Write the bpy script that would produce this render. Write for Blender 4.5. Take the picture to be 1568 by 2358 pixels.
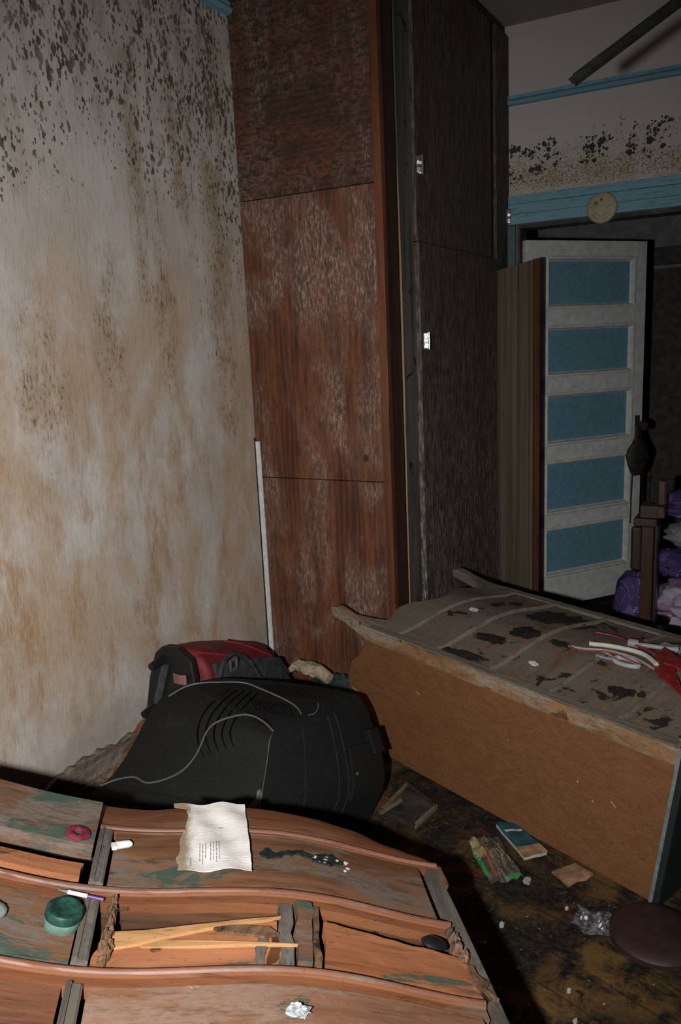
import bpy, bmesh, math, random
from mathutils import Vector, Matrix, noise

for o in list(bpy.data.objects):
    bpy.data.objects.remove(o, do_unlink=True)
SC = bpy.context.scene
COL = SC.collection

# ------------------------------------------------------------------ camera
W_PX, H_PX, F_PX = 1568.0, 2358.0, 1858.4
YAW, PIT, ROL = math.radians(28.802), math.radians(11.701), math.radians(-2.638)
CAM = Vector((0, 0, 1.55))
_f = Vector((-math.sin(YAW) * math.cos(PIT), math.cos(YAW) * math.cos(PIT), -math.sin(PIT)))
_r = Vector((math.cos(YAW), math.sin(YAW), 0))
_u = _r.cross(_f)
CR = _r * math.cos(ROL) + _u * math.sin(ROL)
CU = -_r * math.sin(ROL) + _u * math.cos(ROL)
cd = bpy.data.cameras.new('camera')
cd.sensor_fit = 'VERTICAL'
cd.sensor_height = 23.7
cd.lens = 23.7 * F_PX / H_PX
cd.clip_start = 0.02
cam = bpy.data.objects.new('camera', cd)
COL.objects.link(cam)
cam.matrix_world = Matrix(((CR.x, CU.x, -_f.x, CAM.x), (CR.y, CU.y, -_f.y, CAM.y), (CR.z, CU.z, -_f.z, CAM.z), (0, 0, 0, 1)))
SC.camera = cam

# ------------------------------------------------------------------ world, flash, exposure
w = bpy.data.worlds.new('world')
SC.world = w
w.use_nodes = True
w.node_tree.nodes['Background'].inputs[0].default_value = (0.75, 0.85, 1.0, 1)
w.node_tree.nodes['Background'].inputs[1].default_value = 0.01
ld = bpy.data.lights.new('camera_flash', 'SPOT')          # the photographer's flash unit on its bracket
ld.energy = 238
ld.color = (1.0, 0.97, 0.93)
ld.spot_size = math.radians(118)
ld.spot_blend = 1.0
ld.shadow_soft_size = 0.022
flash = bpy.data.objects.new('camera_flash', ld)
COL.objects.link(flash)
flash.location = CAM - CR * 0.20 - CU * 0.05
flash.rotation_euler = (_f * 1.0 - CR * 0.07 - CU * 0.16).to_track_quat('-Z', 'Y').to_euler()
SC.view_settings.view_transform = 'Standard'
SC.view_settings.look = 'None'
SC.view_settings.exposure = 0.0
SC.view_settings.gamma = 1.0
SC.view_settings.use_curve_mapping = False


def at(px, py, axis, val):
    """point of the room on the plane axis=val that the photograph shows at a pixel"""
    d = CR * ((px - W_PX / 2) / F_PX) - CU * ((py - H_PX / 2) / F_PX) + _f
    t = (val - CAM[axis]) / d[axis]
    return CAM + d * t


# ------------------------------------------------------------------ mesh helpers
class MB:
    def __init__(s):
        s.v, s.f = [], []

    def add(s, vs, fs):
        b = len(s.v)
        s.v += [Vector(p) for p in vs]
        s.f += [tuple(b + i for i in q) for q in fs]
        return s

    def box(s, a, b):
        (x0, y0, z0), (x1, y1, z1) = a, b
        return s.add([(x0, y0, z0), (x1, y0, z0), (x1, y1, z0), (x0, y1, z0), (x0, y0, z1), (x1, y0, z1), (x1, y1, z1), (x0, y1, z1)],
                     [(0, 3, 2, 1), (4, 5, 6, 7), (0, 1, 5, 4), (1, 2, 6, 5), (2, 3, 7, 6), (3, 0, 4, 7)])

    def obox(s, c, ax, ay, az):
        c, ax, ay, az = Vector(c), Vector(ax), Vector(ay), Vector(az)
        vs = [c + ax * i + ay * j + az * k for k in (-1, 1) for j, i in ((-1, -1), (-1, 1), (1, 1), (1, -1))]
        return s.add(vs, [(0, 3, 2, 1), (4, 5, 6, 7), (0, 1, 5, 4), (1, 2, 6, 5), (2, 3, 7, 6), (3, 0, 4, 7)])

    def prism(s, poly, fn, t0, t1):
        """poly of 2D points, fn(a, b, t) -> 3D"""
        n = len(poly)
        vs = [fn(a, b, t0) for a, b in poly] + [fn(a, b, t1) for a, b in poly]
        fs = [tuple(range(n)), tuple(range(2 * n - 1, n - 1, -1))]
        fs += [(i, n + i, n + (i + 1) % n, (i + 1) % n) for i in range(n)]
        return s.add(vs, fs)

    def tube(s, pts, r, k=8, caps=True):
        pts = [Vector(p) for p in pts]
        n = len(pts)
        rs = r if isinstance(r, (list, tuple)) else [r] * n
        vs, fs = [], []
        prev = None
        for i, p in enumerate(pts):
            t = (pts[min(i + 1, n - 1)] - pts[max(i - 1, 0)]).normalized()
            if prev is None:
                a = t.cross(Vector((0, 0, 1)))
                if a.length < .1:
                    a = t.cross(Vector((1, 0, 0)))
            else:
                a = prev - t * prev.dot(t)
            a.normalize()
            prev = a
            b = t.cross(a)
            for j in range(k):
                q = 2 * math.pi * j / k
                vs.append(p + a * (math.cos(q) * rs[i]) + b * (math.sin(q) * rs[i]))
        for i in range(n - 1):
            for j in range(k):
                fs.append((i * k + j, i * k + (j + 1) % k, (i + 1) * k + (j + 1) % k, (i + 1) * k + j))
        if caps:
            fs.append(tuple(range(k - 1, -1, -1)))
            fs.append(tuple((n - 1) * k + j for j in range(k)))
        return s.add(vs, fs)

    def lathe(s, prof, k=24, fn=lambda x, y, z: (x, y, z)):
        vs, fs = [], []
        n = len(prof)
        for r, z in prof:
            for j in range(k):
                q = 2 * math.pi * j / k
                vs.append(fn(r * math.cos(q), r * math.sin(q), z))
        for i in range(n - 1):
            for j in range(k):
                fs.append((i * k + j, i * k + (j + 1) % k, (i + 1) * k + (j + 1) % k, (i + 1) * k + j))
        fs.append(tuple(range(k - 1, -1, -1)))
        fs.append(tuple((n - 1) * k + j for j in range(k)))
        return s.add(vs, fs)

    def slab(s, fn, nu, nv, thick):
        """closed sheet: fn(a, b) in 0..1 -> 3D top point; thick is a vector downwards (or function)"""
        vs, fs = [], []
        for t in (0, 1):
            for j in range(nv + 1):
                for i in range(nu + 1):
                    p = Vector(fn(i / nu, j / nv))
                    if t:
                        p = p + Vector(thick(i / nu, j / nv) if callable(thick) else thick)
                    vs.append(p)
        m = (nu + 1) * (nv + 1)
        w_ = nu + 1
        for j in range(nv):
            for i in range(nu):
                a = j * w_ + i
                fs.append((a, a + 1, a + 1 + w_, a + w_))
                fs.append((m + a, m + a + w_, m + a + 1 + w_, m + a + 1))
        ring = [i for i in range(nu)] + [j * w_ + nu for j in range(nv)] + [nv * w_ + i for i in range(nu, 0, -1)] + [j * w_ for j in range(nv, 0, -1)]
        for q in range(len(ring)):
            a, b = ring[q], ring[(q + 1) % len(ring)]
            fs.append((a, m + a, m + b, b))
        return s.add(vs, fs)

    def build(s, name, mat, parent=None, smooth=False, bevel=0, subsurf=0):
        me = bpy.data.meshes.new(name)
        me.from_pydata([tuple(p) for p in s.v], [], s.f)
        bm = bmesh.new()
        bm.from_mesh(me)
        bmesh.ops.recalc_face_normals(bm, faces=bm.faces)
        bm.to_mesh(me)
        bm.free()
        me.materials.append(mat)
        if smooth:
            for p in me.polygons:
                p.use_smooth = True
        o = bpy.data.objects.new(name, me)
        COL.objects.link(o)
        if parent is not None:
            o.parent = parent
        if bevel:
            m = o.modifiers.new('bevel', 'BEVEL')
            m.width = bevel
            m.segments = 2
            m.limit_method = 'ANGLE'
        if subsurf:
            m = o.modifiers.new('subd', 'SUBSURF')
            m.levels = m.render_levels = subsurf
        if smooth and not subsurf:
            try:
                me.set_sharp_from_angle(angle=math.radians(45))
            except Exception:
                pass
        return o


def tag(o, label, cat, group=None):
    o['label'] = label
    o['category'] = cat
    if group:
        o['group'] = group
    return o


def struct(o):
    o['kind'] = 'structure'
    return o


def empty(name, loc=(0, 0, 0), mw=None):
    o = bpy.data.objects.new(name, None)
    o.empty_display_size = .05
    COL.objects.link(o)
    if mw is not None:
        o.matrix_world = mw
    else:
        o.location = loc
    return o


def nz(p, s, seed=0):
    return noise.noise(Vector((p[0] * s + seed * 7.3, p[1] * s - seed * 3.1, p[2] * s + seed * 1.7)))


def lump(center, radii, amp, freq, seed, nu=28, nv=18, zmin=None, rot=0):
    m = MB()
    vs, fs = [], []
    c = Vector(center)
    ca, sa = math.cos(rot), math.sin(rot)
    for j in range(nv + 1):
        th = math.pi * j / nv
        for i in range(nu):
            ph = 2 * math.pi * i / nu
            d = Vector((math.sin(th) * math.cos(ph), math.sin(th) * math.sin(ph), math.cos(th)))
            k = 1 + amp * (nz(d, freq, seed) + .5 * nz(d, freq * 2.3, seed + 3))
            q = Vector((d.x * radii[0] * k, d.y * radii[1] * k, d.z * radii[2] * k))
            q = Vector((q.x * ca - q.y * sa, q.x * sa + q.y * ca, q.z)) + c
            if zmin is not None and q.z < zmin:
                q.z = zmin + .002 * nz(q, 20, seed)
            vs.append(q)
    for j in range(nv):
        for i in range(nu):
            fs.append((j * nu + i, j * nu + (i + 1) % nu, (j + 1) * nu + (i + 1) % nu, (j + 1) * nu + i))
    return m.add(vs, fs)


# ------------------------------------------------------------------ material helpers
class G:
    def __init__(s, name, rough=.8, spec=.3, metal=0.):
        s.m = bpy.data.materials.new(name)
        s.m.use_nodes = True
        s.t = s.m.node_tree
        s.b = s.t.nodes['Principled BSDF']
        s.b.inputs['Roughness'].default_value = rough
        s.b.inputs['Metallic'].default_value = metal
        s.b.inputs['Specular IOR Level'].default_value = spec
        tc = s.t.nodes.new('ShaderNodeTexCoord')
        s.obj = tc.outputs['Object']

    def n(s, t):
        return s.t.nodes.new(t)

    def lk(s, a, b):
        if isinstance(a, (int, float)):
            b.default_value = a
        elif isinstance(a, (tuple, list)):
            b.default_value = tuple(a) + ((1,) if len(a) == 3 and len(b.default_value) == 4 else ())
        else:
            s.t.links.new(a, b)

    def rnd(s):
        """object coordinates shifted by a random amount for every object"""
        oi = s.n('ShaderNodeObjectInfo')
        sc = s.n('ShaderNodeVectorMath')
        sc.operation = 'SCALE'
        s.lk((7.0, 3.0, 11.0), sc.inputs[0])
        s.lk(oi.outputs['Random'], sc.inputs['Scale'])
        ad = s.n('ShaderNodeVectorMath')
        s.lk(s.obj, ad.inputs[0])
        s.lk(sc.outputs[0], ad.inputs[1])
        return ad.outputs[0]

    def map(s, scale=(1, 1, 1), rot=(0, 0, 0), loc=(0, 0, 0), vec=None):
        m = s.n('ShaderNodeMapping')
        s.lk(vec if vec is not None else s.obj, m.inputs['Vector'])
        m.inputs['Scale'].default_value = scale
        m.inputs['Rotation'].default_value = rot
        m.inputs['Location'].default_value = loc
        return m.outputs[0]

    def noise(s, vec, scale=5, detail=5, rough=.6, dist=0):
        m = s.n('ShaderNodeTexNoise')
        s.lk(vec, m.inputs['Vector'])
        m.inputs['Scale'].default_value = scale
        m.inputs['Detail'].default_value = detail
        m.inputs['Roughness'].default_value = rough
        m.inputs['Distortion'].default_value = dist
        return m.outputs['Fac']

    def voro(s, vec, scale=5, out='Distance', rnd=1.0):
        m = s.n('ShaderNodeTexVoronoi')
        s.lk(vec, m.inputs['Vector'])
        m.inputs['Scale'].default_value = scale
        m.inputs['Randomness'].default_value = rnd
        return m.outputs[out]

    def wave(s, vec, scale=5, dist=3, detail=3, dscale=1., direction='X'):
        m = s.n('ShaderNodeTexWave')
        m.bands_direction = direction
        s.lk(vec, m.inputs['Vector'])
        m.inputs['Scale'].default_value = scale
        m.inputs['Distortion'].default_value = dist
        m.inputs['Detail'].default_value = detail
        m.inputs['Detail Scale'].default_value = dscale
        return m.outputs['Fac']

    def rng(s, fac, a, b, lo=0., hi=1.):
        m = s.n('ShaderNodeMapRange')
        m.interpolation_type = 'SMOOTHSTEP' if a < b else 'LINEAR'
        s.lk(fac, m.inputs['Value'])
        m.inputs['From Min'].default_value = a
        m.inputs['From Max'].default_value = b
        m.inputs['To Min'].default_value = lo
        m.inputs['To Max'].default_value = hi
        return m.outputs[0]

    def math(s, op, a, b=0.):
        m = s.n('ShaderNodeMath')
        m.operation = op
        s.lk(a, m.inputs[0])
        s.lk(b, m.inputs[1])
        return m.outputs[0]

    def mul(s, *a):
        r = a[0]
        for q in a[1:]:
            r = s.math('MULTIPLY', r, q)
        return r

    def add(s, *a):
        r = a[0]
        for q in a[1:]:
            r = s.math('ADD', r, q)
        return r

    def mix(s, fac, a, b):
        m = s.n('ShaderNodeMix')
        m.data_type = 'RGBA'
        s.lk(fac, m.inputs[0])
        s.lk(a, m.inputs[6])
        s.lk(b, m.inputs[7])
        return m.outputs[2]

    def xyz(s, vec=None):
        m = s.n('ShaderNodeSeparateXYZ')
        s.lk(vec if vec is not None else s.obj, m.inputs[0])
        return m.outputs

    def bump(s, h, strength=.3, dist=.01):
        m = s.n('ShaderNodeBump')
        m.inputs['Strength'].default_value = strength
        m.inputs['Distance'].default_value = dist
        s.lk(h, m.inputs['Height'])
        s.lk(m.outputs[0], s.b.inputs['Normal'])

    def gauss(s, v, c, wd):
        """1 at v=c falling off to 0 at distance wd"""
        return s.rng(s.math('ABSOLUTE', s.math('SUBTRACT', v, c)), 0, wd, 1, 0)

    def done(s, col=None, rough=None):
        if col is not None:
            s.lk(col, s.b.inputs['Base Color'])
        if rough is not None:
            s.lk(rough, s.b.inputs['Roughness'])
        return s.m


def plain(name, col, rough=.7, spec=.3, metal=0., var=.25, scale=30, bump=.15):
    g = G(name, rough, spec, metal)
    n1 = g.noise(g.rnd(), scale, 6, .65)
    c = g.mix(g.rng(n1, .3, .75), tuple(x * (1 - var) for x in col), tuple(min(1, x * (1 + var)) for x in col))
    if bump:
        g.bump(n1, bump, .004)
    return g.done(c)


def wood(name, dark, light, axis=0, dust=None, dust_amt=.0, paint=None, paint_amt=0., mud=None, mud_amt=0., rough=.65, fine=90., spec=.3, stretch=14.):
    """aged wood with the grain along an object axis; optional dust, flaked paint and mud"""
    g = G(name, rough, spec)
    v = g.rnd()
    sc = [1., 1., 1.]
    sc[axis] = 1. / stretch
    vs = g.map(tuple(sc), vec=v)
    gr = g.noise(vs, fine, 6, .7, .3)
    big = g.noise(vs, fine / 7, 4, .6, 1.2)
    c = g.mix(g.rng(big, .3, .7), dark, light)
    c = g.mix(g.rng(gr, .5, .72, 0, .7), c, tuple(x * .3 for x in dark))
    sp = g.noise(v, 220, 3, .6)
    c = g.mix(g.rng(sp, .62, .72, 0, .6), c, tuple(x * .25 for x in dark))
    h = g.mul(gr, .6)
    s2 = [1., 1., 1.]
    s2[axis] = .32
    vl = g.map(tuple(s2), vec=v)
    if dust:
        p = g.noise(vl, 9, 8, .72, .6)
        pf = g.noise(vl, 150, 4, .7)
        dm = g.mul(g.rng(p, .60 - dust_amt * .22, .70 - dust_amt * .22), g.rng(pf, .36, .58, .25, 1))
        c = g.mix(g.mul(dm, .92), c, dust)
        wp = g.mul(g.rng(g.noise(vl, 26, 6, .75), .64, .72), g.rng(pf, .45, .6))
        c = g.mix(g.mul(wp, dust_amt), c, tuple(min(1, x * 2.6) for x in dust))
    if paint:
        p = g.noise(g.map((1, 1, 1), vec=vl, loc=(3, 1, 2)), 8, 8, .75, .5)
        pm = g.rng(p, .68 - paint_amt * .3, .72 - paint_amt * .3)
        c = g.mix(g.mul(pm, g.rng(g.noise(vl, 120, 3, .7), .3, .5, .4, 1), .9), c, paint)
        h = g.add(h, g.mul(pm, .3))
        sm = g.rng(g.noise(g.map((1, 1, 1), vec=vl, loc=(8, 5, 2)), 10, 7, .7, .5), .60, .70)
        c = g.mix(g.mul(sm, .8), c, tuple(x * .28 for x in dark))
    if mud:
        p = g.noise(g.map((1, 1, 1), vec=v, loc=(9, 4, 6)), 9, 7, .62, .6)
        mm = g.rng(p, .68 - mud_amt * .3, .72 - mud_amt * .3)
        c = g.mix(mm, c, mud)
        h = g.add(h, g.mul(mm, .8))
    g.bump(h, .35, .004)
    return g.done(c)


# ================================================================== materials of the shell
def mat_wall_left():
    g = G('stained_plaster', .85, .2)
    x, y, z = g.xyz()
    o = g.obj
    base = g.mix(g.rng(g.noise(o, 3.2, 6, .6), .3, .7), (.50, .48, .465), (.60, .585, .57))
    fine = g.noise(g.map((1, 12, 2.0)), 17, 5, .72, .25)
    # tea-coloured water stain: broad blotches, deeper runs inside them
    broad = g.noise(g.map((1, 1.9, 1.15), loc=(0, 3.1, .4)), 1.5, 8, .68, .35)
    zone = g.mul(g.rng(z, .18, .6, .15, 1), g.rng(z, 1.45, 2.25, 1, .12))
    st = g.mul(g.rng(broad, .34, .58), zone)
    c = g.mix(g.mul(st, g.rng(fine, .25, .6, .6, 1.0), .85), base, (.425, .295, .175))
    deep = g.noise(g.map((1, 3.0, 1.1), loc=(0, 1.3, 2.4)), 1.9, 8, .70, .3)
    dp = g.mul(g.rng(deep, .47, .66), zone, g.rng(z, .95, 1.6, 1, .5))
    c = g.mix(g.mul(dp, g.rng(fine, .3, .6, .35, 1), .85), c, (.335, .185, .08))
    # speckled run-offs higher up
    acc = None
    for yc, wd, z0, z1 in ((2.30, .10, 1.40, 2.0), (2.02, .13, 1.35, 1.9), (2.64, .13, 1.15, 2.9), (2.20, .07, 1.6, 2.6), (1.72, .16, 1.15, 1.75), (2.44, .09, 1.9, 2.7)):
        b = g.mul(g.gauss(g.add(y, g.mul(g.math('SUBTRACT', g.noise(o, 6, 4), .5), .09)), yc, wd), g.rng(z, z0 - .2, z0 + .3), g.rng(z, z1 - .3, z1 + .2, 1, 0))
        acc = b if acc is None else g.math('MAXIMUM', acc, b)
    brk = g.rng(g.noise(g.map((1, 2.5, 1.2), loc=(0, 5, 2)), 4.5, 6, .7), .36, .6)
    acc = g.mul(acc, brk)
    sp = g.noise(g.map((1, 2.2, .75)), 55, 6, .75, .3)
    c = g.mix(g.mul(acc, .75), c, (.36, .255, .155))
    c = g.mix(g.mul(g.rng(acc, .05, .6), g.rng(sp, .50, .62), .8), c, (.10, .065, .04))
    # black mould: spots of every size, thick below the ceiling
    warp = g.noise(g.map((1, 1.6, 1)), 2.2, 6, .65, .4)
    lvl = g.add(z, g.mul(g.math('SUBTRACT', warp, .5), 1.1))
    band = g.rng(lvl, 1.80, 2.50)
    corner = g.mul(g.rng(y, 2.40, 2.75), g.rng(z, 1.1, 2.3, .0, .75))
    md = g.math('MAXIMUM', band, corner)
    clus = g.rng(g.noise(g.map((1, 1.2, .8), loc=(0, 2, 5)), 7, 4, .6),   .34, .60, .35, 1)
    spots = None
    for scl, seed, gain in ((24, 1.0, .46), (46, 4.0, .74), (95, 8.0, .98)):
        wv = g.map((0, 1.15, .62), loc=(seed, seed, seed))
        n2 = g.n('ShaderNodeVectorMath')
        nn = g.n('ShaderNodeTexNoise')
        nn.inputs['Scale'].default_value = scl * 2.2
        g.lk(g.map((1, 1, .6)), nn.inputs['Vector'])
        n2.operation = 'MULTIPLY_ADD'
        g.lk(nn.outputs['Color'], n2.inputs[0])
        g.lk((0, .9 / scl, .9 / scl), n2.inputs[1])
        g.lk(wv, n2.inputs[2])
        vn = g.n('ShaderNodeTexVoronoi')
        vn.inputs['Scale'].default_value = scl
        g.lk(n2.outputs[0], vn.inputs['Vector'])
        rad = g.mul(g.math('POWER', g.xyz(vn.outputs['Color'])[0], 1.7), md, clus, gain)
        s1 = g.rng(g.math('SUBTRACT', rad, vn.outputs['Distance']), 0.0, .10)
        spots = s1 if spots is None else g.math('MAXIMUM', spots, s1)
    tint = g.mix(g.noise(o, 5, 2), (.035, .042, .036), (.085, .06, .04))
    c = g.mix(g.mul(md, g.rng(g.noise(g.map((1, 1.6, .7)), 9, 6, .72), .38, .68), .6), c, (.27, .235, .185))
    c = g.mix(g.mul(spots, g.rng(g.noise(g.map((1, 1, .7)), 13, 4, .6), .3, .6, .5, .95)), c, tint)
    # a few thin black drip lines
    for yc, ww in ((2.50, .004), (2.545, .003), (2.30, .0025)):
        brk = g.rng(g.noise(g.map((1, 0.0, 9), loc=(0, yc * 9, 0)), 3.1, 3, .7), .5, .56)
        ln = g.mul(g.gauss(g.add(y, g.mul(g.math('SUBTRACT', g.noise(o, 9, 3), .5), .012)), yc, ww), brk, g.rng(z, 1.55, 1.7), g.rng(z, 2.7, 2.9, 1, 0))
        c = g.mix(g.mul(ln, .9), c, (.03, .03, .03))
    # vertical combed brush marks
    c = g.mix(g.mul(g.rng(g.noise(g.map((1, 13, 1.1)), 22, 4, .65), .50, .66), .38), c, (.24, .17, .10))
    # damp grime near the floor
    lowm = g.mul(g.rng(g.add(z, g.mul(g.math('SUBTRACT', g.noise(o, 7, 6, .7), .5), .5)), .24, .46, 1, 0), .5)
    c = g.mix(lowm, c, (.21, .185, .15))
    h = g.add(g.mul(fine, .5), g.noise(g.map((1, 12, 1.2)), 24, 4, .7), g.mul(spots, -.2))
    g.bump(h, .22, .004)
    return g.done(c)


def mat_wall_far():
    g = G('spotted_plaster', .85, .2)
    x, y, z = g.xyz()
    o = g.obj
    base = g.mix(g.noise(o, 3, 5, .6), (.50, .475, .475), (.57, .545, .54))
    band = g.gauss(z, 2.42, .21)
    low = g.gauss(z, 2.33, .17)
    c = g.mix(g.mul(low, g.rng(g.noise(o, 8, 6, .7), .3, .6), .8), base, (.43, .36, .24))
    up = g.add(z, g.mul(x, -.06))
    dens = g.gauss(up, 2.49, .17)
    cl = g.rng(g.noise(o, 9, 4, .6), .38, .6, .1, 1)
    sp = None
    for scl, seed, gain in ((32, 2.0, 1.0), (64, 5.0, 1.25)):
        vn = g.n('ShaderNodeTexVoronoi')
        vn.inputs['Scale'].default_value = scl
        nn = g.n('ShaderNodeTexNoise')
        nn.inputs['Scale'].default_value = scl * 2
        g.lk(o, nn.inputs['Vector'])
        n2 = g.n('ShaderNodeVectorMath')
        n2.operation = 'MULTIPLY_ADD'
        g.lk(nn.outputs['Color'], n2.inputs[0])
        g.lk((.9 / scl, 0, .9 / scl), n2.inputs[1])
        g.lk(g.map((1, 0, 1), loc=(seed, 0, seed)), n2.inputs[2])
        g.lk(n2.outputs[0], vn.inputs['Vector'])
        rad = g.mul(g.math('POWER', g.xyz(vn.outputs['Color'])[0], 1.6), dens, cl, gain)
        s1 = g.rng(g.math('SUBTRACT', rad, vn.outputs['Distance']), 0.0, .12)
        sp = s1 if sp is None else g.math('MAXIMUM', sp, s1)
    fv = g.noise(o, 90, 4, .7)
    sp2 = g.rng(g.math('SUBTRACT', fv, g.rng(g.math('MAXIMUM', low, g.mul(dens, .7)), 0, 1, .75, .50)), 0, .05)
    c = g.mix(g.mul(sp2, .75), c, (.13, .10, .06))
    c = g.mix(sp, c, (.05, .045, .045))
    g.bump(g.noise(o, 60, 5), .1, .003)
    return g.done(c)


def mat_floor():
    g = G('filthy_floor', .9, .08)
    o = g.obj
    big = g.noise(o, 2.3, 6, .65, .6)
    med = g.noise(o, 9, 8, .72, .5)
    fin = g.noise(o, 75, 5, .7)
    boards = g.rng(g.math('ABSOLUTE', g.math('SUBTRACT', g.math('FRACT', g.mul(g.xyz(g.map((1, 1, 1), rot=(0, 0, .35)))[1], 9.0)), .5)), .46, .5)
    c = g.mix(g.rng(fin, .4, .66), (.010, .009, .008), (.032, .027, .022))
    oc = g.mul(g.rng(big, .42, .60), g.rng(med, .40, .58))
    c = g.mix(g.mul(oc, .9), c, (.145, .08, .028))
    rd = g.mul(g.rng(g.noise(g.map((1, 1, 1), loc=(4, 2, 0)), 6, 7, .7), .56, .64), .8)
    c = g.mix(rd, c, (.10, .042, .022))
    c = g.mix(g.mul(g.rng(g.noise(o, 14, 6, .75), .6, .68), g.rng(fin, .45, .6)), c, (.085, .08, .075))
    c = g.mix(g.mul(boards, .6), c, (.006, .005, .005))
    c = g.mix(g.rng(g.noise(o, 55, 2, .5), .735, .77), c, (.3, .29, .28))
    g.bump(g.add(med, g.mul(fin, .5)), .6, .012)
    return g.done(c)


def mat_blue_trim():
    g = G('flaking_blue_paint', .6, .35)
    v = g.map((1, 1, 1))
    st = g.noise(g.map((.7, 14, 14)), 5, 5, .6, .4)
    c = g.mix(g.noise(v, 9, 5, .6), (.15, .335, .43), (.195, .39, .48))
    cr = g.rng(g.math('ABSOLUTE', g.math('SUBTRACT', st, .5)), .0, .011, 1, 0)
    c = g.mix(g.mul(cr, .85), c, (.03, .045, .055))
    c = g.mix(g.rng(g.noise(v, 60, 4, .7), .66, .72), c, (.05, .07, .08))
    g.bump(g.add(g.mul(cr, -1), g.mul(st, .3)), .3, .004)
    return g.done(c)


def mat_baseboard():
    g = G('rotten_baseboard', .9, .15)
    v = g.map((1, .35, 1.3))
    a = g.noise(v, 9, 8, .7, .6)
    c = g.mix(g.rng(a, .35, .6), (.11, .085, .062), (.27, .225, .18))
    b = g.noise(g.map((1, .5, 1), loc=(0, 2.2, .7)), 11, 7, .68, .5)
    c = g.mix(g.rng(b, .53, .58), c, (.21, .07, .026))
    d = g.noise(g.map((1, .3, 1.5), loc=(0, 4.2, .7)), 14, 7, .7, .8)
    c = g.mix(g.rng(d, .52, .64), c, (.055, .045, .036))
    c = g.mix(g.mul(g.rng(g.noise(g.map((1, .6, 1.2), loc=(0, 7, 3)), 30, 6, .75), .5, .62), .7), c, (.10, .08, .06))
    g.bump(g.add(a, g.mul(d, .9), g.noise(g.map((1, .7, 1)), 45, 6, .7)), .8, .008)
    return g.done(c)


M = {}
M['wall_left'] = mat_wall_left()
M['wall_far'] = mat_wall_far()
M['floor'] = mat_floor()
M['blue'] = mat_blue_trim()
M['baseboard'] = mat_baseboard()
M['ceiling'] = plain('grey_ceiling', (.33, .31, .30), .9, .1, var=.08, scale=14)
M['plain_wall'] = plain('dull_plaster', (.35, .33, .31), .9, .1, var=.12, scale=9)
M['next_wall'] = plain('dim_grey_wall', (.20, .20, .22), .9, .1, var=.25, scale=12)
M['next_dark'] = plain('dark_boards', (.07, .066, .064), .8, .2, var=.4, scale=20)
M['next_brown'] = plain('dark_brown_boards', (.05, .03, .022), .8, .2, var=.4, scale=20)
M['jamb'] = plain('grimy_blue_jamb', (.085, .125, .14), .6, .3, var=.2, scale=25)

# ================================================================== the room
XW, YW, XF, FY, CZ = -1.931, 2.798, -1.304, 4.29, 3.05
DX0, DX1, DZ = -1.245, -.30, 2.112          # doorway in the far wall

struct(MB().box((XW - .12, -1.4, 0), (XW, FY, CZ)).build('wall_left', M['wall_left']))
m = MB()
m.box((XW - .12, FY, 0), (DX0, FY + .13, CZ))
m.box((DX1, FY, 0), (2.3, FY + .13, CZ))
m.box((DX0, FY, DZ), (DX1, FY + .13, CZ))
struct(m.build('wall_far', M['wall_far']))
struct(MB().box((2.2, -1.4, 0), (2.32, FY, CZ)).build('wall_right', M['plain_wall']))
struct(MB().box((XW - .12, -1.52, 0), (2.32, -1.4, CZ)).build('wall_back', M['plain_wall']))
struct(MB().box((XW - .12, -1.52, CZ), (2.32, FY + .13, CZ + .1)).build('ceiling', M['ceiling']))


def floor_pt(a, b):
    x = XW - .12 + a * (2.32 - XW + .12)
    y = -1.52 + b * 8.3
    p = Vector((x, y, 0))
    return (x, y, -.004 + .006 * nz(p, 6, 1) + .003 * nz(p, 21, 2))


struct(MB().slab(floor_pt, 110, 200, (0, 0, -.1)).build('floor', M['floor'], smooth=True))

# picture rails
prof = [(0, 0), (.022, .004), (.03, .018), (.018, .03), (.02, .045), (0, .047)]
struct(MB().prism(prof, lambda a, b, t: (t, FY - a, 2.681 + b), XF - .6, 2.2).build('trim_1', M['blue']))
struct(MB().prism(prof, lambda a, b, t: (XW + a, t, 2.788 + b), -1.4, YW - .001).build('trim_2', M['blue']))
# header and casing of the doorway
hd = struct(empty('trim_3', (XF + .02, FY, 2.112)))
planks = [(0.0, .048), (.0495, .098), (.0995, .139)]
for a, b in planks:
    q = MB().box((0, -.032 + .003 * (a > .04), a), (1.12, -.001, b)).build('plank', M['blue'], hd, bevel=.002)
struct(MB().box((DX0 - .045, FY - .028, 0), (DX0 - .001, FY - .001, 2.111)).build('trim_4', M['jamb'], bevel=.003))
struct(MB().box((DX1 + .001, FY - .028, 0), (DX1 + .09, FY - .001, 2.111)).build('trim_5', M['jamb'], bevel=.003))
m = MB()
m.box((DX0, FY + .001, 0), (DX0 + .015, FY + .129, DZ - .001))
m.box((DX1 - .015, FY + .001, 0), (DX1, FY + .129, DZ - .001))
m.box((DX0 + .015, FY + .001, DZ - .02), (DX1 - .015, FY + .129, DZ - .001))
struct(m.build('trim_6', M['next_dark']))

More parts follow.
